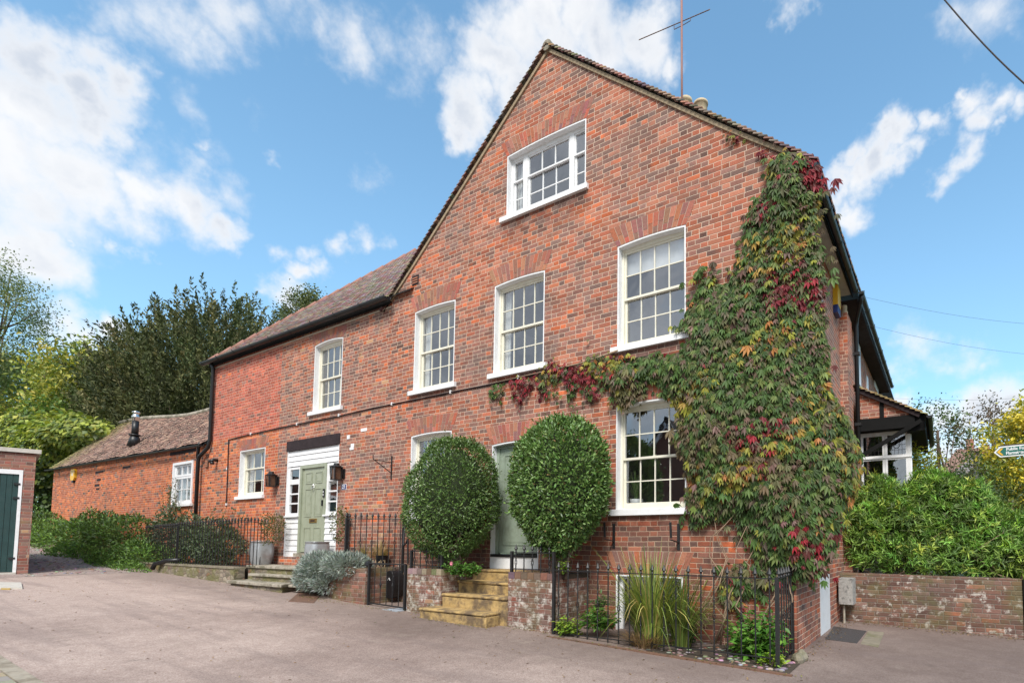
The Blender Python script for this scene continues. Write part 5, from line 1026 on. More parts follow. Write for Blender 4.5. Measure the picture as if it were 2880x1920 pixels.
# house opposite (seen only mirrored in the panes)
def opp(label,x,y,wd,h,hr,mat):
    t=thing('opposite_house',label,'house',(x,y,0)); mb=MB(); mb.poly([[(x-wd/2,-.5),(x+wd/2,-.5),(x+wd/2,h),(x,hr),(x-wd/2,h)]],y-9,y); mb.build('wall',mat,t)
    mb=MB()
    for s_ in (-1,1):
        mb.bar((x,y+.12,hr+.1),(x+s_*(wd/2+.4),y+.12,h-.2),.06,.26)
    mb.build('barge_board',M['white'],t)
    mb=MB(); 
    for s_ in (-1,1): mb.hexa([(x,y+.2,hr+.15),(x+s_*(wd/2+.5),y+.2,h-.25),(x+s_*(wd/2+.5),y-9.3,h-.25),(x,y-9.3,hr+.15),(x,y+.2,hr+.3),(x+s_*(wd/2+.5),y+.2,h-.1),(x+s_*(wd/2+.5),y-9.3,h-.1),(x,y-9.3,hr+.3)])
    mb.build('roof',M['blacktimber'],t)
    mb=MB(); [mb.box(x-1.6+k*2.2,x-.6+k*2.2,y,y+.06,1.2,2.5) for k in range(2)]; mb.build('window',M['white'],t)
opp('steep gabled brick house across the drive',-11.7,-9,5.6,3.4,7.4,P('opp brick',(.16,.06,.04),.9,var=.15,scale=8)); opp('second gabled brick house across the drive to the left',-26,-9,6.5,4.5,9.4,P('opp brick 2',(.14,.07,.04),.9,var=.15,scale=8))
# ------------------------------------------------------------------ vegetation
def inpoly(px,pz,poly):
    n=len(poly); ins=np.zeros(len(px),bool); j=n-1
    for i in range(n):
        xi,zi=poly[i]; xj,zj=poly[j]
        c=((zi>pz)!=(zj>pz))&(px<(xj-xi)*(pz-zi)/((zj-zi) if abs(zj-zi)>1e-9 else 1e-9)+xi); ins^=c; j=i
    return ins
def edgedist(px,pz,poly):
    d=np.full(len(px),9.); n=len(poly)
    for i in range(n):
        a=np.array(poly[i]); b=np.array(poly[(i+1)%n]); ab=b-a; t=np.clip(((px-a[0])*ab[0]+(pz-a[1])*ab[1])/max(ab@ab,1e-9),0,1)
        d=np.minimum(d,np.hypot(px-a[0]-t*ab[0],pz-a[1]-t*ab[1]))
    return d
def wavy(p,seed,f=1.6):
    r=np.random.default_rng(seed); v=0
    for k in range(6):
        w_=r.normal(size=3)*f*(1+.5*k); v=v+np.sin(p@w_+r.uniform(0,6.28))/(1+.35*k)
    return v/2.6
M['vine']=leaf_mat('creeper leaf',.55,.22,.3)
def palmate(Pn,D,Nn,S,col):
    out=[];D=unit(D); Sd=unit(np.cross(D,Nn)); Nn=unit(np.cross(Sd,D))
    for ang,l in ((-1.15,.72),(-.55,.95),(0,1.08),(.55,.95),(1.15,.72)):
        d=D*math.cos(ang)+Sd*math.sin(ang); d=d-Nn*.42*RNG.uniform(.3,1.5,(len(Pn),1))+np.array([0,0,-.25]); out.append((Pn,d,Nn+rdir(len(Pn))*.12,S*l,S*l*.29,col*RNG.uniform(.86,1.14,(len(Pn),1))))
    return [np.concatenate([o[i] for o in out]) for i in range(6)]
VG=[(.066,.125,.028),(.050,.088,.026),(.095,.150,.036),(.15,.19,.05),(.115,.115,.05),(.12,.095,.06)]
def creeper(name,par,pts_px,n,plane,size,redf,side=False,seed=1,bulge=.32,hz=None):
    Xc=XRt+.18
    if not side: poly=[(at(x/.8167,y/.8167,FY-.12).x,at(x/.8167,y/.8167,FY-.12).z) for x,y in pts_px]
    else: poly=pts_px
    xs=[p[0] for p in poly]; zs=[p[1] for p in poly]; u=RNG.uniform(min(xs)-.05,max(xs)+.05,n*4); v=RNG.uniform(min(zs)-.05,max(zs)+.05,n*4)
    k=inpoly(u,v,poly); u,v=u[k][:n],v[k][:n]; e0=edgedist(u,v,poly); no_=(e0<.3)&(RNG.random(len(u))<.30); u=u+no_*RNG.normal(size=len(u))*.09; v=v+no_*(RNG.normal(size=len(u))*.10-.03); e=np.where(no_,.02,e0); kp=~((e0<.22)&(wavy(np.stack([u,v,0*u],1),seed+33,5.)>.55)); u,v,e=u[kp],v[kp],e[kp]
    if side: kk_=u>FY-.1; u,v,e=u[kk_],v[kk_],e[kk_]
    m_=len(u)
    lump=wavy(np.stack([u,v,0*u],1),seed,1.7)
    thick=np.clip(e/.55,0,1)**.6*(bulge*(.75+.35*lump))+.05
    dep=np.where(RNG.random(m_)<.8,RNG.uniform(.72,1.05,m_),RNG.uniform(.1,.8,m_))*thick
    if side: dep=dep*(.6+.75*np.clip((5.2-v)/3,0,1)); Pn=np.stack([XRt+dep,u,v],1); outv=np.array([1,0,0.])
    else: Pn=np.stack([u,FY-dep,v],1); outv=np.array([0,-1,0.])
    if side: outv=np.array([.75,-.66,0.])
    D=outv*.55+np.array([0,0,-.9])+rdir(m_)*.55; Nn=outv*.9+np.array([0,0,.7])+rdir(m_)*.45
    S=size*RNG.choice([.55,.75,1.,1.25,1.45],m_,p=[.2,.3,.3,.14,.06])*RNG.uniform(.9,1.1,m_)
    dr=wavy(Pn,seed+21,1.1)
    col=pick(VG,[4,3,2.4,1.4,2.4,1.2],m_,.16); ol=pick([(.115,.105,.045),(.13,.095,.05),(.15,.14,.05)],[2,2,1],m_,.15); col=np.where((dr+RNG.normal(size=m_)*.3>.62)[:,None],ol,col); col=np.where((dr+RNG.normal(size=m_)*.25<-.75)[:,None],col*.75,col)
    q=wavy(Pn,seed+5,1.9)+RNG.normal(size=m_)*.35; r2=wavy(Pn,seed+9,2.6)+RNG.normal(size=m_)*.3; rf=redf(u,v)+(0 if side else .9*np.exp(-((u+1.95)**2/.10+(v-6.35)**2/.12)))
    yo=pick([(.28,.27,.04),(.36,.24,.05),(.20,.20,.04),(.40,.17,.05)],[3,2,3,1.5],m_); rd=pick([(.30,.018,.03),(.19,.02,.03),(.36,.05,.06),(.14,.035,.03)],[2,3,1,2],m_); br=pick([(.17,.10,.08),(.13,.075,.055),(.2,.12,.10)],[1,1,1],m_)
    col=np.where((q>.72-.35*rf)[:,None],yo,col); rd=rd*.85
    col=np.where((r2+RNG.normal(size=m_)*.25>1.28-1.15*rf)[:,None],rd,col); col=np.where((RNG.random(m_)<.055)[:,None],br,col)
    A=palmate(Pn,D,Nn,S,col); return leaves(name,*A,M['vine'],par,fold=.12)
cv=thing('virginia_creeper','big green and red creeper covering the house corner and reaching over the ground-floor windows','creeper',(-1.9,FY-.1,.2))
PM=[(1772,352),(1800,342),(1840,344),(1862,362),(1880,380),(1884,425),(1872,470),(1880,560),(1888,640),(1890,740),(1900,840),(1905,900),(1915,980),(1920,1060),(1915,1150),(1905,1230),(1890,1290),(1850,1322),(1800,1300),(1745,1290),(1722,1250),(1722,1215),(1700,1190),(1650,1182),(1600,1196),(1578,1170),(1572,1130),(1578,1080),(1560,1040),(1552,1000),(1556,960),(1540,905),(1505,872),(1480,868),(1450,905),(1425,932),(1402,895),(1385,850),(1400,832),(1460,818),(1520,795),(1550,775),(1558,735),(1578,700),(1592,655),(1592,620),(1614,602),(1634,612),(1642,655),(1672,640),(1688,600),(1710,545),(1712,500),(1735,455),(1762,405),(1762,370)]
creeper('foliage',cv,PM,12500,'f',.112,lambda u,v:np.clip((u+2.35)/1.6,0,.24)+np.clip((-4.0-u)/.7,0,1.)*1.0*(v>3.7))
P2=[(1120,905),(1122,882),(1160,868),(1210,862),(1245,850),(1240,822),(1262,828),(1300,838),(1345,812),(1400,812),(1440,806),(1420,850),(1400,890),(1378,872),(1370,912),(1345,918),(1335,880),(1312,900),(1305,942),(1290,935),(1280,898),(1258,912),(1235,900),(1225,868),(1200,890),(1185,930),(1172,900),(1145,912)]
creeper('branch_foliage',cv,P2,700,'f',.088,lambda u,v:1.0+0*u,seed=4,bulge=.14)
PS=[(6.95,1.12),(7.6,1.2),(8.2,1.7),(8.7,2.3),(9.0,3.1),(8.9,3.9),(8.5,4.6),(8.0,5.2),(7.6,5.6),(7.4,6.2),(7.3,6.55),(6.95,6.7)]
creeper('side_foliage',cv,PS,5200,'s',.115,lambda u,v:.30+0*u,side=True,seed=7,bulge=.48)
creeper('eaves_foliage',cv,[(1805,352),(1850,345),(1880,372),(1884,425),(1850,440),(1815,415)],230,'f',.115,lambda u,v:2.2+0*u,seed=15,bulge=.30)
# lower tail near the basement corner and orange runners under the verge
creeper('lower_foliage',cv,[(1650,1310),(1690,1285),(1760,1290),(1800,1330),(1750,1345),(1720,1380),(1680,1400),(1655,1370)],260,'f',.11,lambda u,v:.2+0*u,seed=8,bulge=.18)
creeper('verge_foliage',cv,[(1655,300),(1680,296),(1720,320),(1775,340),(1775,365),(1735,350),(1700,330),(1668,318)],90,'f',.075,lambda u,v:1.1+0*u,seed=12,bulge=.08)
mb=MB(); rs=random.Random(4)
for k in range(9):
    x=-1.8-rs.random()*1.1; z=.2; pts=[(x,FY-.06,.1)]
    for j in range(6): x+=rs.uniform(-.22,.24); z+=rs.uniform(.15,.38); pts.append((max(-3.2,min(-1.68,x)),FY-.05-rs.random()*.12,z))
    mb.tube(pts,[.015-.0018*j for j in range(7)],5)
mb.build('stem',M['palewood'],cv,True); mb=MB()
mb.tube([at(1420/.8167,805/.8167,FY-.05),at(1330/.8167,835/.8167,FY-.05),at(1240/.8167,855/.8167,FY-.04),at(1130/.8167,880/.8167,FY-.04)],[.02,.015,.01,.006],5)
mb.build('stem',M['palewood'],cv,True)
# clipped bay bushes
def bay(label,pxl,pxr,pyt,pyb,Y,n,cols,wts,stem_px,ls=.075,seed=1,egg=.12,lean=0.):
    c=at((pxl+pxr)/2,(pyt+pyb)/2,Y); rx=(at(pxr,(pyt+pyb)/2,Y).x-at(pxl,(pyt+pyb)/2,Y).x)/2*.80; rz=(at(pxl,pyt,Y).z-at(pxl,pyb,Y).z)/2*1.0
    rz=(at((pxl+pxr)/2,pyt,Y).z-at((pxl+pxr)/2,pyb,Y).z)/2*.90; ry=.56
    t=thing('clipped_bush',label,'bush',(c.x,c.y,1.0),'clipped bushes flanking the right-hand door')
    d=rdir(n); p_=2.35; d[:,2]=np.where(d[:,2]<0,d[:,2]*1.0,d[:,2]); nrm=(np.abs(d)**p_).sum(1)**(-1/p_)
    lump=1+.055*wavy(d*1.0,seed,2.6)+.055*wavy(d,seed+1,7)-.10*(wavy(d,seed+2,3.5)>1.0)
    r=np.where(RNG.random(n)<.85,RNG.uniform(.93,1.03,n),RNG.uniform(.55,.95,n))*nrm*lump
    q=d*r[:,None]; zf=1-egg*q[:,2]; q[:,0]=q[:,0]*zf+lean*q[:,2]; q[:,1]*=zf; tp_=1-.42*np.clip(-q[:,2]-.35,0,1); q[:,0]*=tp_; q[:,1]*=tp_
    Pn=q*np.array([rx,ry,rz])+np.array(c); D=d*.75+rdir(n)*.75+np.array([0,0,.35]); Nn=d*.6+rdir(n)*.7+np.array([0,0,.5])
    sh=RNG.random(n)<.03; Pn=Pn+d*(sh*RNG.uniform(.03,.12,n))[:,None]
    col=pick(cols,wts,n,.25)
    leaves('foliage',Pn,D,Nn,RNG.uniform(.7,1.3,n)*ls,RNG.uniform(.8,1.2,n)*ls*.42,col,M['leafgloss'],t,fold=.12)
    mb=MB(); 
    for k in range(11):
        sx=at(stem_px,1600,Y).x+random.uniform(-.17,.17); mb.tube([(sx,Y+random.uniform(-.08,.08),.98),(sx+random.uniform(-.08,.08),Y,1.25),(sx+random.uniform(-.42,.42),Y+random.uniform(-.2,.2),c.z-rz*.45)],[.026,.020,.010],6)
    mb.build('trunk',M['wood'],t,True)
    # solid dark green hull standing in for the shaded, opaque middle
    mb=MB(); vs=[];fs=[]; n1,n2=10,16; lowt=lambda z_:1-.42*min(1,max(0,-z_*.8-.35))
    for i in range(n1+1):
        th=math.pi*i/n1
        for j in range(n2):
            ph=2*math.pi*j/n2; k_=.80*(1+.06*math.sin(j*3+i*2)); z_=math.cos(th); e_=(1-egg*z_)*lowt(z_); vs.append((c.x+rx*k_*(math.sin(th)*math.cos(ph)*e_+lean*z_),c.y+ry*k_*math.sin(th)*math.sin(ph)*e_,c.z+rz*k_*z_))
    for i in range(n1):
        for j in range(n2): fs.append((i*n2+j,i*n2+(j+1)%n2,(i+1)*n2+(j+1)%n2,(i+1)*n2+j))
    mb.add(vs,fs); mb.build('dark_core',P('dark core',(.02,.03,.01),.95),t,True); return t
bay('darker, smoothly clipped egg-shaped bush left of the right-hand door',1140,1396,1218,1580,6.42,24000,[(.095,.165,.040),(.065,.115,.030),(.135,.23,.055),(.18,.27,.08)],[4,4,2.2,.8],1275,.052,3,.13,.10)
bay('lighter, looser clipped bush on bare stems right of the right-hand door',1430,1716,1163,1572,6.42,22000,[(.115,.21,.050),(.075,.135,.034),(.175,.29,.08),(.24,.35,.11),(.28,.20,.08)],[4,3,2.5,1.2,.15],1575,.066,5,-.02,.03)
# silvery shrub on the bed wall
SL=[(.30,.35,.32),(.38,.43,.40),(.22,.27,.24),(.45,.49,.46)]
t=None
for (px,py,rx,rz,n) in ((905,1597,.50,.30,4600),(975,1588,.50,.22,3200),(885,1622,.34,.26,2000),(930,1640,.25,.17,800)):
    c=at(px,py,6.22)
    if t is None: t=thing('silver_shrub','silvery grey-green shrub spilling over the bed wall beside the stone steps','shrub',(c.x,c.y,.6))
    shrub('x','','s',(rx,.38,rz),1,.1,SL,[1,1,1,1]) if False else None
    d=rdir(n); lump=1+.10*wavy(d,px,5); r=np.where(RNG.random(n)<.7,RNG.uniform(.85,1.05,n),RNG.uniform(.3,.9,n))*lump; Pn=d*r[:,None]*np.array([rx,.36,rz])+np.array(c)
    leaves('foliage',Pn,d+rdir(n)*.5+np.array([0,0,.35]),rdir(n),RNG.uniform(.06,.12,n),.016,pick(SL,[3,2,2,1],n),M['needle'],t)
# strappy plants
def blades(name,par,base,n,h,spread,cols,wts,w_=.022,seed=1,droop=.5,mat='leaf',basew=.12):
    V=[];Fa=[];Cc=[]; r=random.Random(seed)
    cs=pick(cols,wts,n,.2)
    for i in range(n):
        a=r.uniform(0,6.283); hh=h*r.uniform(.55,1.05); sp=spread*r.uniform(.12,1.12); bx=base[0]+math.cos(a)*basew*r.random(); by=base[1]+math.sin(a)*basew*r.random()*.7; dr=droop*r.random()*sp
        sd=Vector((-math.sin(a),math.cos(a),0))*w_/2*r.uniform(.6,1.2); k=len(V); m_=6
        for j in range(m_+1):
            f=j/m_; x=bx+math.cos(a)*sp*f**1.6; y=by+math.sin(a)*sp*.75*f**1.6; z=base[2]+hh*(f-dr*f**3); ww=(1-f)**.6*(.5+f) if f<1 else 0.02
            V+=[(x-sd.x*ww,y-sd.y*ww,z),(x+sd.x*ww,y+sd.y*ww,z)]; Cc+=[cs[i]*(1-.15*f)]*2
        for j in range(m_): Fa.append((k+2*j,k+2*j+1,k+2*j+3,k+2*j+2))
    return mk(name,V,np.array(Fa),M[mat],par,False,np.clip(np.array(Cc),0,1))
t=thing('strappy_plant','tall strappy yellow-green plant behind the railing in front of the basement window','plant',(-3.35,6.45,.15))
blades('leaf_blades',t,(-3.45,6.42,.15),480,1.42,.92,[(.22,.30,.06),(.33,.37,.08),(.14,.20,.05),(.50,.42,.14)],[3,2.5,2.5,1],.022,3,1.0,basew=.24)
blades('leaf_blades',t,(-3.05,6.5,.15),190,1.1,.85,[(.18,.24,.05),(.26,.28,.07),(.11,.17,.04)],[3,2,2],.024,4,.9,basew=.15)
blades('dead_base_leaves',t,(-3.45,6.22,.13),240,.26,.36,[(.32,.20,.10),(.24,.15,.08),(.4,.29,.16)],[2,2,1],.018,6,1.,basew=.2)
def leafy(name,label,c,rad,n,ls,cols,wts,cat='plant',lw=.5,stems=8,flower=None,group=None):
    t=thing(name,label,cat,(c[0],c[1],c[2]-rad[2]),group); c=Vector(c)
    ns=max(8,n//14); a=RNG.uniform(0,6.28,ns); rr_=RNG.uniform(0,1,ns)**.5; sx=c.x+np.cos(a)*rr_*rad[0]; sy=c.y+np.sin(a)*rr_*rad[1]; sz=c.z+rad[2]*(1-rr_**2*.9)*RNG.uniform(.3,1,ns)
    idx=RNG.integers(0,ns,n); f=RNG.uniform(.25,1,n); b=np.array([c.x,c.y,c.z-rad[2]])
    Pn=np.stack([b[0]+(sx[idx]-b[0])*(.4+.6*f),b[1]+(sy[idx]-b[1])*(.4+.6*f),b[2]+(sz[idx]-b[2])*f],1)+RNG.normal(size=(n,3))*ls*.35
    D=rdir(n)*np.array([1,1,.35])+np.array([0,-.1,.05]); Nn=np.array([0,-.25,1.])+rdir(n)*.35
    leaves('foliage',Pn,D,Nn,RNG.uniform(.6,1.3,n)*ls,RNG.uniform(.8,1.2,n)*ls*lw,pick(cols,wts,n,.2),M['leaf'],t,fold=.12)
    mb=MB()
    for i in range(min(stems,ns)): mb.tube([tuple(b),(sx[i]*.5+b[0]*.5,sy[i]*.5+b[1]*.5,sz[i]*.6+b[2]*.4),(sx[i],sy[i],sz[i])],[.008,.006,.003],4)
    mb.build('stem',M['leaf'] if False else M['wood'],t)
    if flower:
        mb=MB(); f=Vector(flower); 
        for k in range(10):
            aa=k*2*math.pi/10; mb.add([f,f+Vector((.02*math.cos(aa-.3),-.02,.02*math.sin(aa-.3))),f+Vector((.045*math.cos(aa),-.01,.045*math.sin(aa))),f+Vector((.02*math.cos(aa+.3),-.02,.02*math.sin(aa+.3)))],[(0,1,2,3)])
        mb.build('flower',P('pink petals',(.7,.22,.3),.6),t,fixn=False)
    return t
LM=[(.16,.27,.03),(.26,.34,.04),(.10,.20,.03)]; BG=[(.09,.20,.03),(.06,.14,.025),(.14,.27,.04)]
leafy('lime_plant','lime yellow leafy plant at the left end of the railed bed',at(1600,1758,6.22),(.26,.2,.16),330,.075,LM,[2,2,1])
leafy('green_plant','mid-green low plant right of the lime one behind the railing',at(1690,1735,6.4),(.38,.25,.20),460,.085,BG,[2,2,1])
leafy('green_plant','faint tall weed against the planter side wall',at(1690,1690,6.6),(.22,.12,.14),90,.08,[(.07,.13,.04)],[1])
leafy('hydrangea','bright green leafy hydrangea at the corner of the railed bed',at(2130,1785,6.55),(.42,.32,.42),900,.105,[(.10,.24,.03),(.07,.17,.025),(.17,.32,.05)],[2,2,1])
leafy('lime_plant','small lime plant at the foot of the corner railing',at(2165,1852,6.25),(.22,.16,.12),260,.06,[(.24,.36,.03),(.32,.42,.05),(.15,.27,.03)],[2,1,1])
leafy('green_plant','dark low plant between strappy plant and hydrangea',at(1925,1780,6.6),(.22,.15,.18),180,.08,[(.03,.07,.025),(.05,.10,.03)],[1,1])
leafy('trailing_plant','green plant with a pink flower spilling over the left planter',at(1300,1596,6.25),(.46,.16,.13),620,.075,[(.07,.16,.03),(.10,.22,.035),(.05,.11,.02)],[2,2,1],flower=at(1271,1584,6.05))
leafy('planter_weed','small pale green plant on the right planter under the bush',at(1585,1592,6.3),(.13,.1,.12),120,.055,LM,[1,1,1])
t=thing('dry_grass','straw-coloured dry grass in a black pot behind the tall railing','plant',(-9.6,6.9,1.0)); gp_=at(1072,1560,6.92)
blades('straw',t,(gp_.x,6.90,1.05),150,.62,.48,[(.45,.31,.14),(.36,.25,.11),(.22,.22,.07),(.5,.37,.2)],[3,2,1,1],.014,9,1.2,basew=.1)
blades('straw',t,(gp_.x-.5,6.9,1.05),70,.55,.4,[(.22,.24,.06),(.36,.28,.1)],[2,1],.014,10,1.1,basew=.1)
mb=MB(); mb.lathe((gp_.x+.12,6.86,1.03),[(.09,0),(.12,.2),(.13,.21)],12); mb.build('pot',M['plastic'],t)
r_=random.Random(3); mb=MB()
for k in range(12):
    x=gp_.x+r_.uniform(-.2,.35); mb.tube([(x,6.78,1.15),(x+r_.uniform(0,.2),6.72,.98),(x+r_.uniform(.1,.45),6.70,.55+r_.random()*.3)],.005,4)
mb.build('hanging_stalks',P('dry stalk',(.42,.30,.18),.9),t)
# planter shrubs
def onshrub(name,label,c,rad,n,ls,cols,wts,lw=.45,mat='leaf',cat='shrub',group=None):
    return shrub(name,label,tuple(c),rad,n,ls,cols,wts,mat,group,cat,lw)
onshrub('potted_shrub','browning shrub in the left zinc planter',at(768,1483,6.75),(.27,.2,.34),900,.055,[(.16,.13,.05),(.10,.12,.04),(.26,.17,.09),(.07,.09,.03)],[2,2,2,1])
onshrub('potted_shrub','thin green shrub in the right zinc planter behind the railing',at(955,1475,6.9),(.22,.16,.36),380,.06,[(.10,.13,.035),(.16,.16,.05),(.06,.09,.03)],[2,1,1])
# wing bed shrubs behind the left railing
WS=[(.075,.11,.058),(.11,.145,.075),(.05,.075,.038),(.17,.20,.11)]
onshrub('grey_green_shrub','large dark grey-green shrub behind the left railing, nearest the zinc planter',at(605,1535,6.7),(1.35,.42,.62),3600,.085,WS,[3,2,3,1])
onshrub('grey_green_shrub','tall leafy shrub under the wing downpipe behind the railing',at(545,1515,6.7),(.75,.35,.62),1700,.10,WS,[2,3,2,2])
onshrub('grey_green_shrub','shrub with pale leaves by the thick railing post',at(478,1500,6.75),(.62,.35,.72),1500,.10,WS,[2,3,2,2])
onshrub('low_weeds','low yellow-green weeds at the foot of the thick railing post',at(455,1565,6.6),(1.6,.3,.28),1500,.07,[(.14,.15,.03),(.07,.10,.03),(.2,.16,.05)],[2,2,1])
def weeds(name,label,bx,by,bz,n,h,spread,cols,wts,seed):
    t=thing(name,label,'weed',(bx,by,bz)); r=random.Random(seed); mb=MB(); Pl=[]
    for i in range(n):
        x=bx+r.uniform(-spread,spread); hh=h*r.uniform(.5,1.1); lx=r.uniform(-.25,.25)*hh; pts=[(x,by+r.uniform(-.1,.1),bz),(x+lx*.4,by,bz+hh*.5),(x+lx,by+r.uniform(-.1,.1),bz+hh)]; mb.tube(pts,[.012,.009,.004],4)
        for k in range(int(26*hh)): f=r.uniform(.15,1); Pl.append((x+lx*f,by,bz+hh*f))
    mb.build('stem',P('weed stem',(.12,.10,.05),.9),t); Pn=np.array(Pl)+RNG.normal(size=(len(Pl),3))*.03; m_=len(Pn)
    leaves('foliage',Pn,rdir(m_)+np.array([0,0,.5]),rdir(m_)+np.array([0,-.5,.6]),RNG.uniform(.05,.1,m_),.035,pick(cols,wts,m_),M['leaf'],t); return t
p=at(488,1470,6.9); weeds('tall_weed','thin upright weeds against the orange wall left of the downpipe',p.x,6.9,1.6,9,1.9,.7,[(.07,.10,.04),(.16,.12,.06),(.05,.08,.03)],[2,1,1],3)
p=at(640,1470,6.9); weeds('tall_weed','upright shoots above the big shrub behind the left railing',p.x,6.9,1.5,8,1.0,.8,[(.05,.09,.03),(.08,.12,.04)],[2,1],5)
# bank in front of the cottage
BK=[(.08,.145,.035),(.11,.20,.042),(.055,.10,.03),(.17,.29,.055)]
bank=[(120,1505,7.0,3.2,.9,1.0,3200,.11,[3,2,4,1],'dark shrub at the far left foot of the cottage wall'),
 (165,1520,6.6,3.0,.9,.8,3000,.10,[2,3,1,3],'bright nettle patch at the far end of the path'),
 (255,1510,6.7,2.4,.7,.95,3000,.10,[3,3,3,1],'mid-green bush in front of the cottage alarm box'),
 (330,1500,6.6,2.2,.6,.8,2600,.09,[2,2,4,.5],'dark scrub under the middle of the cottage wall'),
 (215,1560,6.0,1.9,.6,.45,2400,.085,[1,3,.5,4],'low bright green weeds along the gravel path'),
 (400,1555,6.35,1.6,.5,.5,2300,.08,[2,3,2,2],'green scrub at the left end of the railing'),
 (300,1575,5.9,1.7,.5,.34,2300,.07,[1,3,1,3],'lower green weeds spreading on to the tarmac edge'),
 (355,1590,5.9,1.2,.4,.22,1500,.06,[1,3,1,4],'small bright weeds at the end of the plinth wall')]
for (px,py,Y,rx,ry,rz,n,ls,wts,lab) in bank:
    c=at(px,py,Y)-Vector((0,0,.12)); onshrub('scrub_bush',lab,c,(rx,ry,rz),int(n*1.9),ls*1.1,BK,wts,cat='bush')
t=thing('dry_scrub','pale dry grass and brambles in the bank before the railing','grass',tuple(at(300,1580,6.1))); g_=at(305,1555,6.1)
for k in range(4): blades('dry_stems',t,(g_.x-1.2+k*.8,6.1,g_.z-.6),90,1.0,.7,[(.26,.21,.12),(.17,.15,.08),(.33,.27,.17)],[2,2,1],.014,20+k,1.0,basew=.35)
# ivy / vine mass above the garage and at the cottage end
IV=[(.24,.29,.05),(.34,.37,.06),(.09,.14,.035),(.05,.08,.026),(.16,.21,.05)]
t=thing('ivy_mass','yellow-green climbing vine mass between garage roof and cottage','climber',(-37,7.5,1))
for (px,py,rx,rz,n,wts) in ((60,1235,6.0,1.5,5200,[3,3,1,.5,2]),(170,1240,3.6,1.3,3600,[3,3,1,.5,2]),(225,1225,2.8,.8,1800,[3,2,1,0,2]),(130,1300,2.2,1.5,3000,[1,1,3,3,2]),(118,1390,1.3,2.0,2600,[.3,.2,3,4,1])):
    c=at(px,py,8.2); d=rdir(n); lump=1+.16*wavy(d,px,4); r=np.where(RNG.random(n)<.8,RNG.uniform(.85,1.05,n),RNG.uniform(.3,.9,n))*lump; Pn=d*r[:,None]*np.array([rx,1.3,rz])+np.array(c)
    top=np.clip(d[:,2],0,1); col=pick(IV,wts,n,.25)
    leaves('foliage',Pn,d*.4+rdir(n)*.5+np.array([0,-.3,-.5]),d+np.array([0,-.4,.8])+rdir(n)*.3,RNG.uniform(.16,.30,n),RNG.uniform(.14,.24,n),col,M['leaf'],t,fold=.08)
# trees
tree('ash_tree','tall sparse tree with small leaves at the left edge',(at(-15,930,8).x,8,1),13,(3.6,2.2,4.6),at(5,905,8).z-1,130,95,.45,.15,[(.17,.21,.07),(.25,.25,.09),(.11,.15,.05),(.28,.22,.10)],[3,2,3,1],'trees beyond the cottage')
tree('hedgerow_tree','round green and yellowing tree low at the left behind the vine',(at(70,1130,11).x,11,1),10,(5.5,3,2.9),at(70,1110,11).z-1,110,130,.6,.24,[(.16,.23,.05),(.32,.34,.055),(.10,.15,.04),(.42,.38,.06)],[3,2,3,1],'trees beyond the cottage')
c=at(235,1075,10); tree('golden_tree','bright golden-yellow tree between the ash and the dark yew',(c.x,10,1),9,(2.9,2,2.5),c.z-1.6,90,130,.6,.26,[(.42,.38,.07),(.30,.33,.07),(.17,.22,.06),(.52,.42,.07)],[3,3,3,1.5],'trees beyond the cottage')
c=at(215,1160,9.4); tree('hedgerow_tree','mid-green tree under the golden one beside the cottage roof',(c.x,9.4,1),7,(2.9,1.6,1.5),c.z-1.6,70,130,.45,.20,[(.12,.20,.05),(.19,.28,.06),(.08,.13,.035)],[3,2,3],'trees beyond the cottage')
# yew: dense dark, upright sprays
def yew(label,px0,px1,pyt,pyb,Y,n_spray,seed):
    a=at((px0+px1)/2,pyb,Y); b=at(px0,pyb,Y); c=at(px1,pyb,Y); tp=at((px0+px1)/2,pyt,Y); t=thing('yew_tree',label,'tree',(a.x,Y,1.),'trees beyond the cottage'); rx=(c.x-b.x)/2*.80; rz=(tp.z-a.z)*.84; cz=a.z
    d=rdir(n_spray); d[:,2]=np.abs(d[:,2])*1.0-.25; d=unit(d); r=RNG.uniform(.35,1,n_spray)**.5*(1+.10*wavy(d,seed,3)); S0=d*r[:,None]*np.array([rx,rx*.5,rz])+np.array([a.x,Y,cz])
    dirs=unit(d*np.array([1.0,.8,.3])+np.array([0,0,1.3])+rdir(n_spray)*.35); Ls=RNG.uniform(.8,2.1,n_spray)*rx/9
    per=64; f=np.tile(np.linspace(.0,1,per),n_spray); S=np.repeat(S0,per,0); Dd=np.repeat(dirs,per,0); LL=np.repeat(Ls,per); n=len(S)
    w_=(1-f)*.34*rx/9*1.3+.04; Pn=S+Dd*(f*LL)[:,None]+rdir(n)*w_[:,None]*RNG.uniform(.2,1,(n,1)); cl=np.repeat(pick([(.10,.115,.048),(.14,.145,.06),(.07,.085,.038),(.18,.165,.075)],[3,2,3,1.],n_spray,.2),per,0)*RNG.uniform(.75,1.3,(n,1))
    leaves('crown',Pn,Dd+rdir(n)*.8,rdir(n)+np.array([0,-.3,.4]),RNG.uniform(.11,.24,n),RNG.uniform(.05,.10,n),cl,M['needle'],t,fold=.1)
    trunk('trunk',(a.x,Y,1),(a.x,Y,cz+rz*.6),.5,.15,t,[tuple(x) for x in S0[:12]]); return t
yew('broad dark yew tree towering behind the cottage roof',335,815,868,1190,13,1750,1)
yew('lower dark yew to the left of the tall one',250,480,985,1220,12,700,2)
c=at(850,850,26); tree('background_tree','small feathery tree top showing above the wing roof',(c.x,26,0),16,(2.3,2.0,2.8),c.z-1.6,60,110,.45,.24,[(.11,.135,.05),(.14,.16,.06)],[1,1],'trees beyond the cottage')
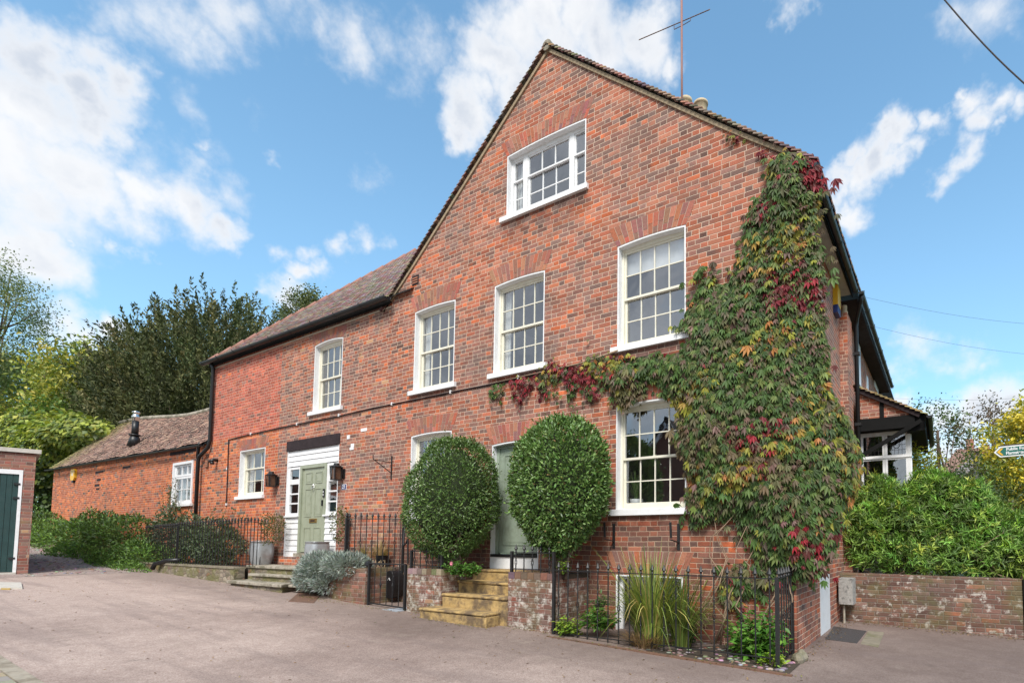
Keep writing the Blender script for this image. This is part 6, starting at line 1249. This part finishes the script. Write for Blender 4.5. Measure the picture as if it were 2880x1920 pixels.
# right side
NB=[(.18,.33,.06),(.27,.43,.09),(.12,.21,.05),(.40,.50,.10),(.13,.19,.06)]
t=thing('feathery_bush','broad feathery bright green bush above the garden wall on the right','bush',(.5,11.3,.9))
for (px,py,Y,rx,ry,rz,n) in ((2690,1490,11.4,.85,.5,.64,1000),(2530,1470,11.3,.6,.45,.62,800),(2430,1480,11.2,.40,.4,.62,480),(2840,1540,11.4,.7,.45,.56,650),(2620,1560,11.0,1.6,.3,.32,500),(2960,1560,11.4,.8,.5,.5,350),(2620,1385,11.4,.42,.35,.36,420),(2475,1385,11.4,.30,.3,.28,260),(2720,1400,11.4,.35,.3,.28,240)):
    c=at(px,py,Y); d=rdir(n); r=np.where(RNG.random(n)<.8,RNG.uniform(.85,1.08,n),RNG.uniform(.3,.9,n))*(1+.22*wavy(d,px,4)); Pw=d*r[:,None]*np.array([rx,ry,rz])+np.array(c); low=np.clip((1.6-Pw[:,2])/.8,0,1)
    per=12; ax=unit(d*.6+rdir(n)*.5+np.array([0,-.1,.7])); Pn=np.repeat(Pw,per,0)+RNG.normal(size=(n*per,3))*.025; A2=np.repeat(ax,per,0); D=unit(A2*.55+rdir(n*per)); cl=np.repeat(pick(NB,[3,2.3,2.6,1.1,1.5],n,.3),per,0)*RNG.uniform(.8,1.2,(n*per,1))
    leaves('foliage',Pn,D,A2+rdir(n*per)*.3,RNG.uniform(.10,.17,n*per),.022,cl,M['leaf'],t,fold=.1)
mb=MB(); rs=random.Random(8)
for k in range(26):
    x=rs.uniform(-1.3,1.6); pts=[(x,11.0,.9)]
    for j in range(4): x+=rs.uniform(-.35,.35); pts.append((x,10.85+rs.random()*.4,1.0+j*.22+rs.random()*.1))
    mb.tube(pts,[.016,.013,.01,.007,.004],5)
mb.build('branch',M['palewood'],t)
c=at(2555,1300,13.2); leafy('golden_shrub','golden-yellow shrub top behind the feathery bush',c,(.75,.5,.55),1500,.10,[(.42,.36,.03),(.30,.34,.04),(.16,.24,.04)],[2,2,1],'shrub')
c=at(2640,1290,22); tree('background_tree','airy green tree left of the street lamp',(c.x,22,0),9,(1.5,1.2,2.7),c.z-.3,75,60,.22,.12,[(.07,.12,.035),(.10,.15,.045),(.12,.11,.05)],[3,2,1],'trees on the right',tr=.12)
c=at(2685,1370,32); tree('background_tree','dark bushy tree at the foot of the street lamp',(c.x,34,0),7,(3.2,2,1.9),c.z-.6,80,90,.35,.18,[(.045,.075,.025),(.07,.11,.03)],[1,1],'trees on the right',tr=.15)
c=at(2850,1270,24); tree('golden_tree','bright yellow autumn tree behind the footpath sign',(c.x+.9,24,0),9,(2.0,1.6,2.6),c.z-.3,130,90,.30,.16,[(.62,.50,.05),(.46,.44,.06),(.24,.28,.05),(.66,.52,.06)],[3,3,2.,1],'trees on the right',flat=.6,tr=.15)
c=at(2800,1235,27); tree('background_tree','brown thinning tree just left of the yellow one',(c.x,28,0),9,(1.2,1,2.0),c.z,40,60,.25,.13,[(.13,.09,.06),(.10,.09,.05)],[1,1],'trees on the right',tr=.12)
c=at(2850,1440,20); tree('background_tree','low green shrubbery under the footpath sign',(c.x,20,0),4,(2.6,1,1.1),c.z-.2,70,90,.25,.13,[(.06,.10,.03),(.12,.15,.035),(.2,.22,.04)],[2,2,1],'trees on the right',tr=.1)
# plant on the window sill
p=at(1790,1388,FY+.36); t=thing('spider_plant','spider plant in a white pot on the sill inside the large ground-floor window','plant',(p.x,p.y,2.1)); mb=MB(); mb.lathe((p.x,p.y,2.10),[(.07,0),(.10,.02),(.11,.13),(.10,.13)],14); mb.build('pot',M['white'],t,True)
blades('leaf_blades',t,(p.x,p.y,2.2),70,.52,.30,[(.12,.2,.06),(.3,.36,.2)],[2,1],.02,31,.8,basew=.04)
# leaf litter and weeds along the wall bases
def litter(name,label,n,f,cols,wts,ls=.04):
    P_=np.array([f() for _ in range(n)]); n=len(P_); D=rdir(n)*np.array([1,1,.15]); return tag(leaves(name,P_,D,np.array([0,0,1.])+rdir(n)*.3,RNG.uniform(.5,1.3,n)*ls,RNG.uniform(.5,1,n)*ls*.5,pick(cols,wts,n),M['leaf']),label,'leaves',kind='stuff')
LC=[(.28,.17,.07),(.16,.10,.05),(.36,.24,.10),(.10,.12,.04)]
def f1():
    x=random.uniform(-1.6,1.1); y=10.38-abs(random.gauss(0,.12)); return (x,y,gz(x,y)+.012)
litter('leaf_litter','fallen leaves along the foot of the right garden wall',260,f1,LC,[2,3,1,1])
def f2():
    y=random.uniform(6.6,10.2); x=-1.58+abs(random.gauss(0,.10)); return (x,y,gz(x,y)+.012)
litter('corner_litter','dark leaf litter along the foot of the side wall',160,f2,LC,[2,3,.5,1],.035)
def f3():
    x=-random.uniform(-1.5,17); y=6.0-random.random()**1.6*4.6; return (x,y,gz(x,y)+.01)
litter('tarmac_litter','scattered small leaves and bits on the tarmac',480,f3,LC,[2,3,2,.5],.038)
def f4():
    x=random.uniform(-11.3,-1.2); y=(5.98 if x<-8.3 else 5.99 if x>-4.9 else 6.10)-abs(random.gauss(0,.05)); 
    if -7.6<x<-5.8: y-=.3
    return (x,y,gz(x,y)+.012+random.random()*.02)
litter('edge_moss','moss and small weeds along the frontage edge',420,f4,[(.14,.15,.03),(.22,.2,.05),(.2,.13,.06)],[2,2,2],.035)
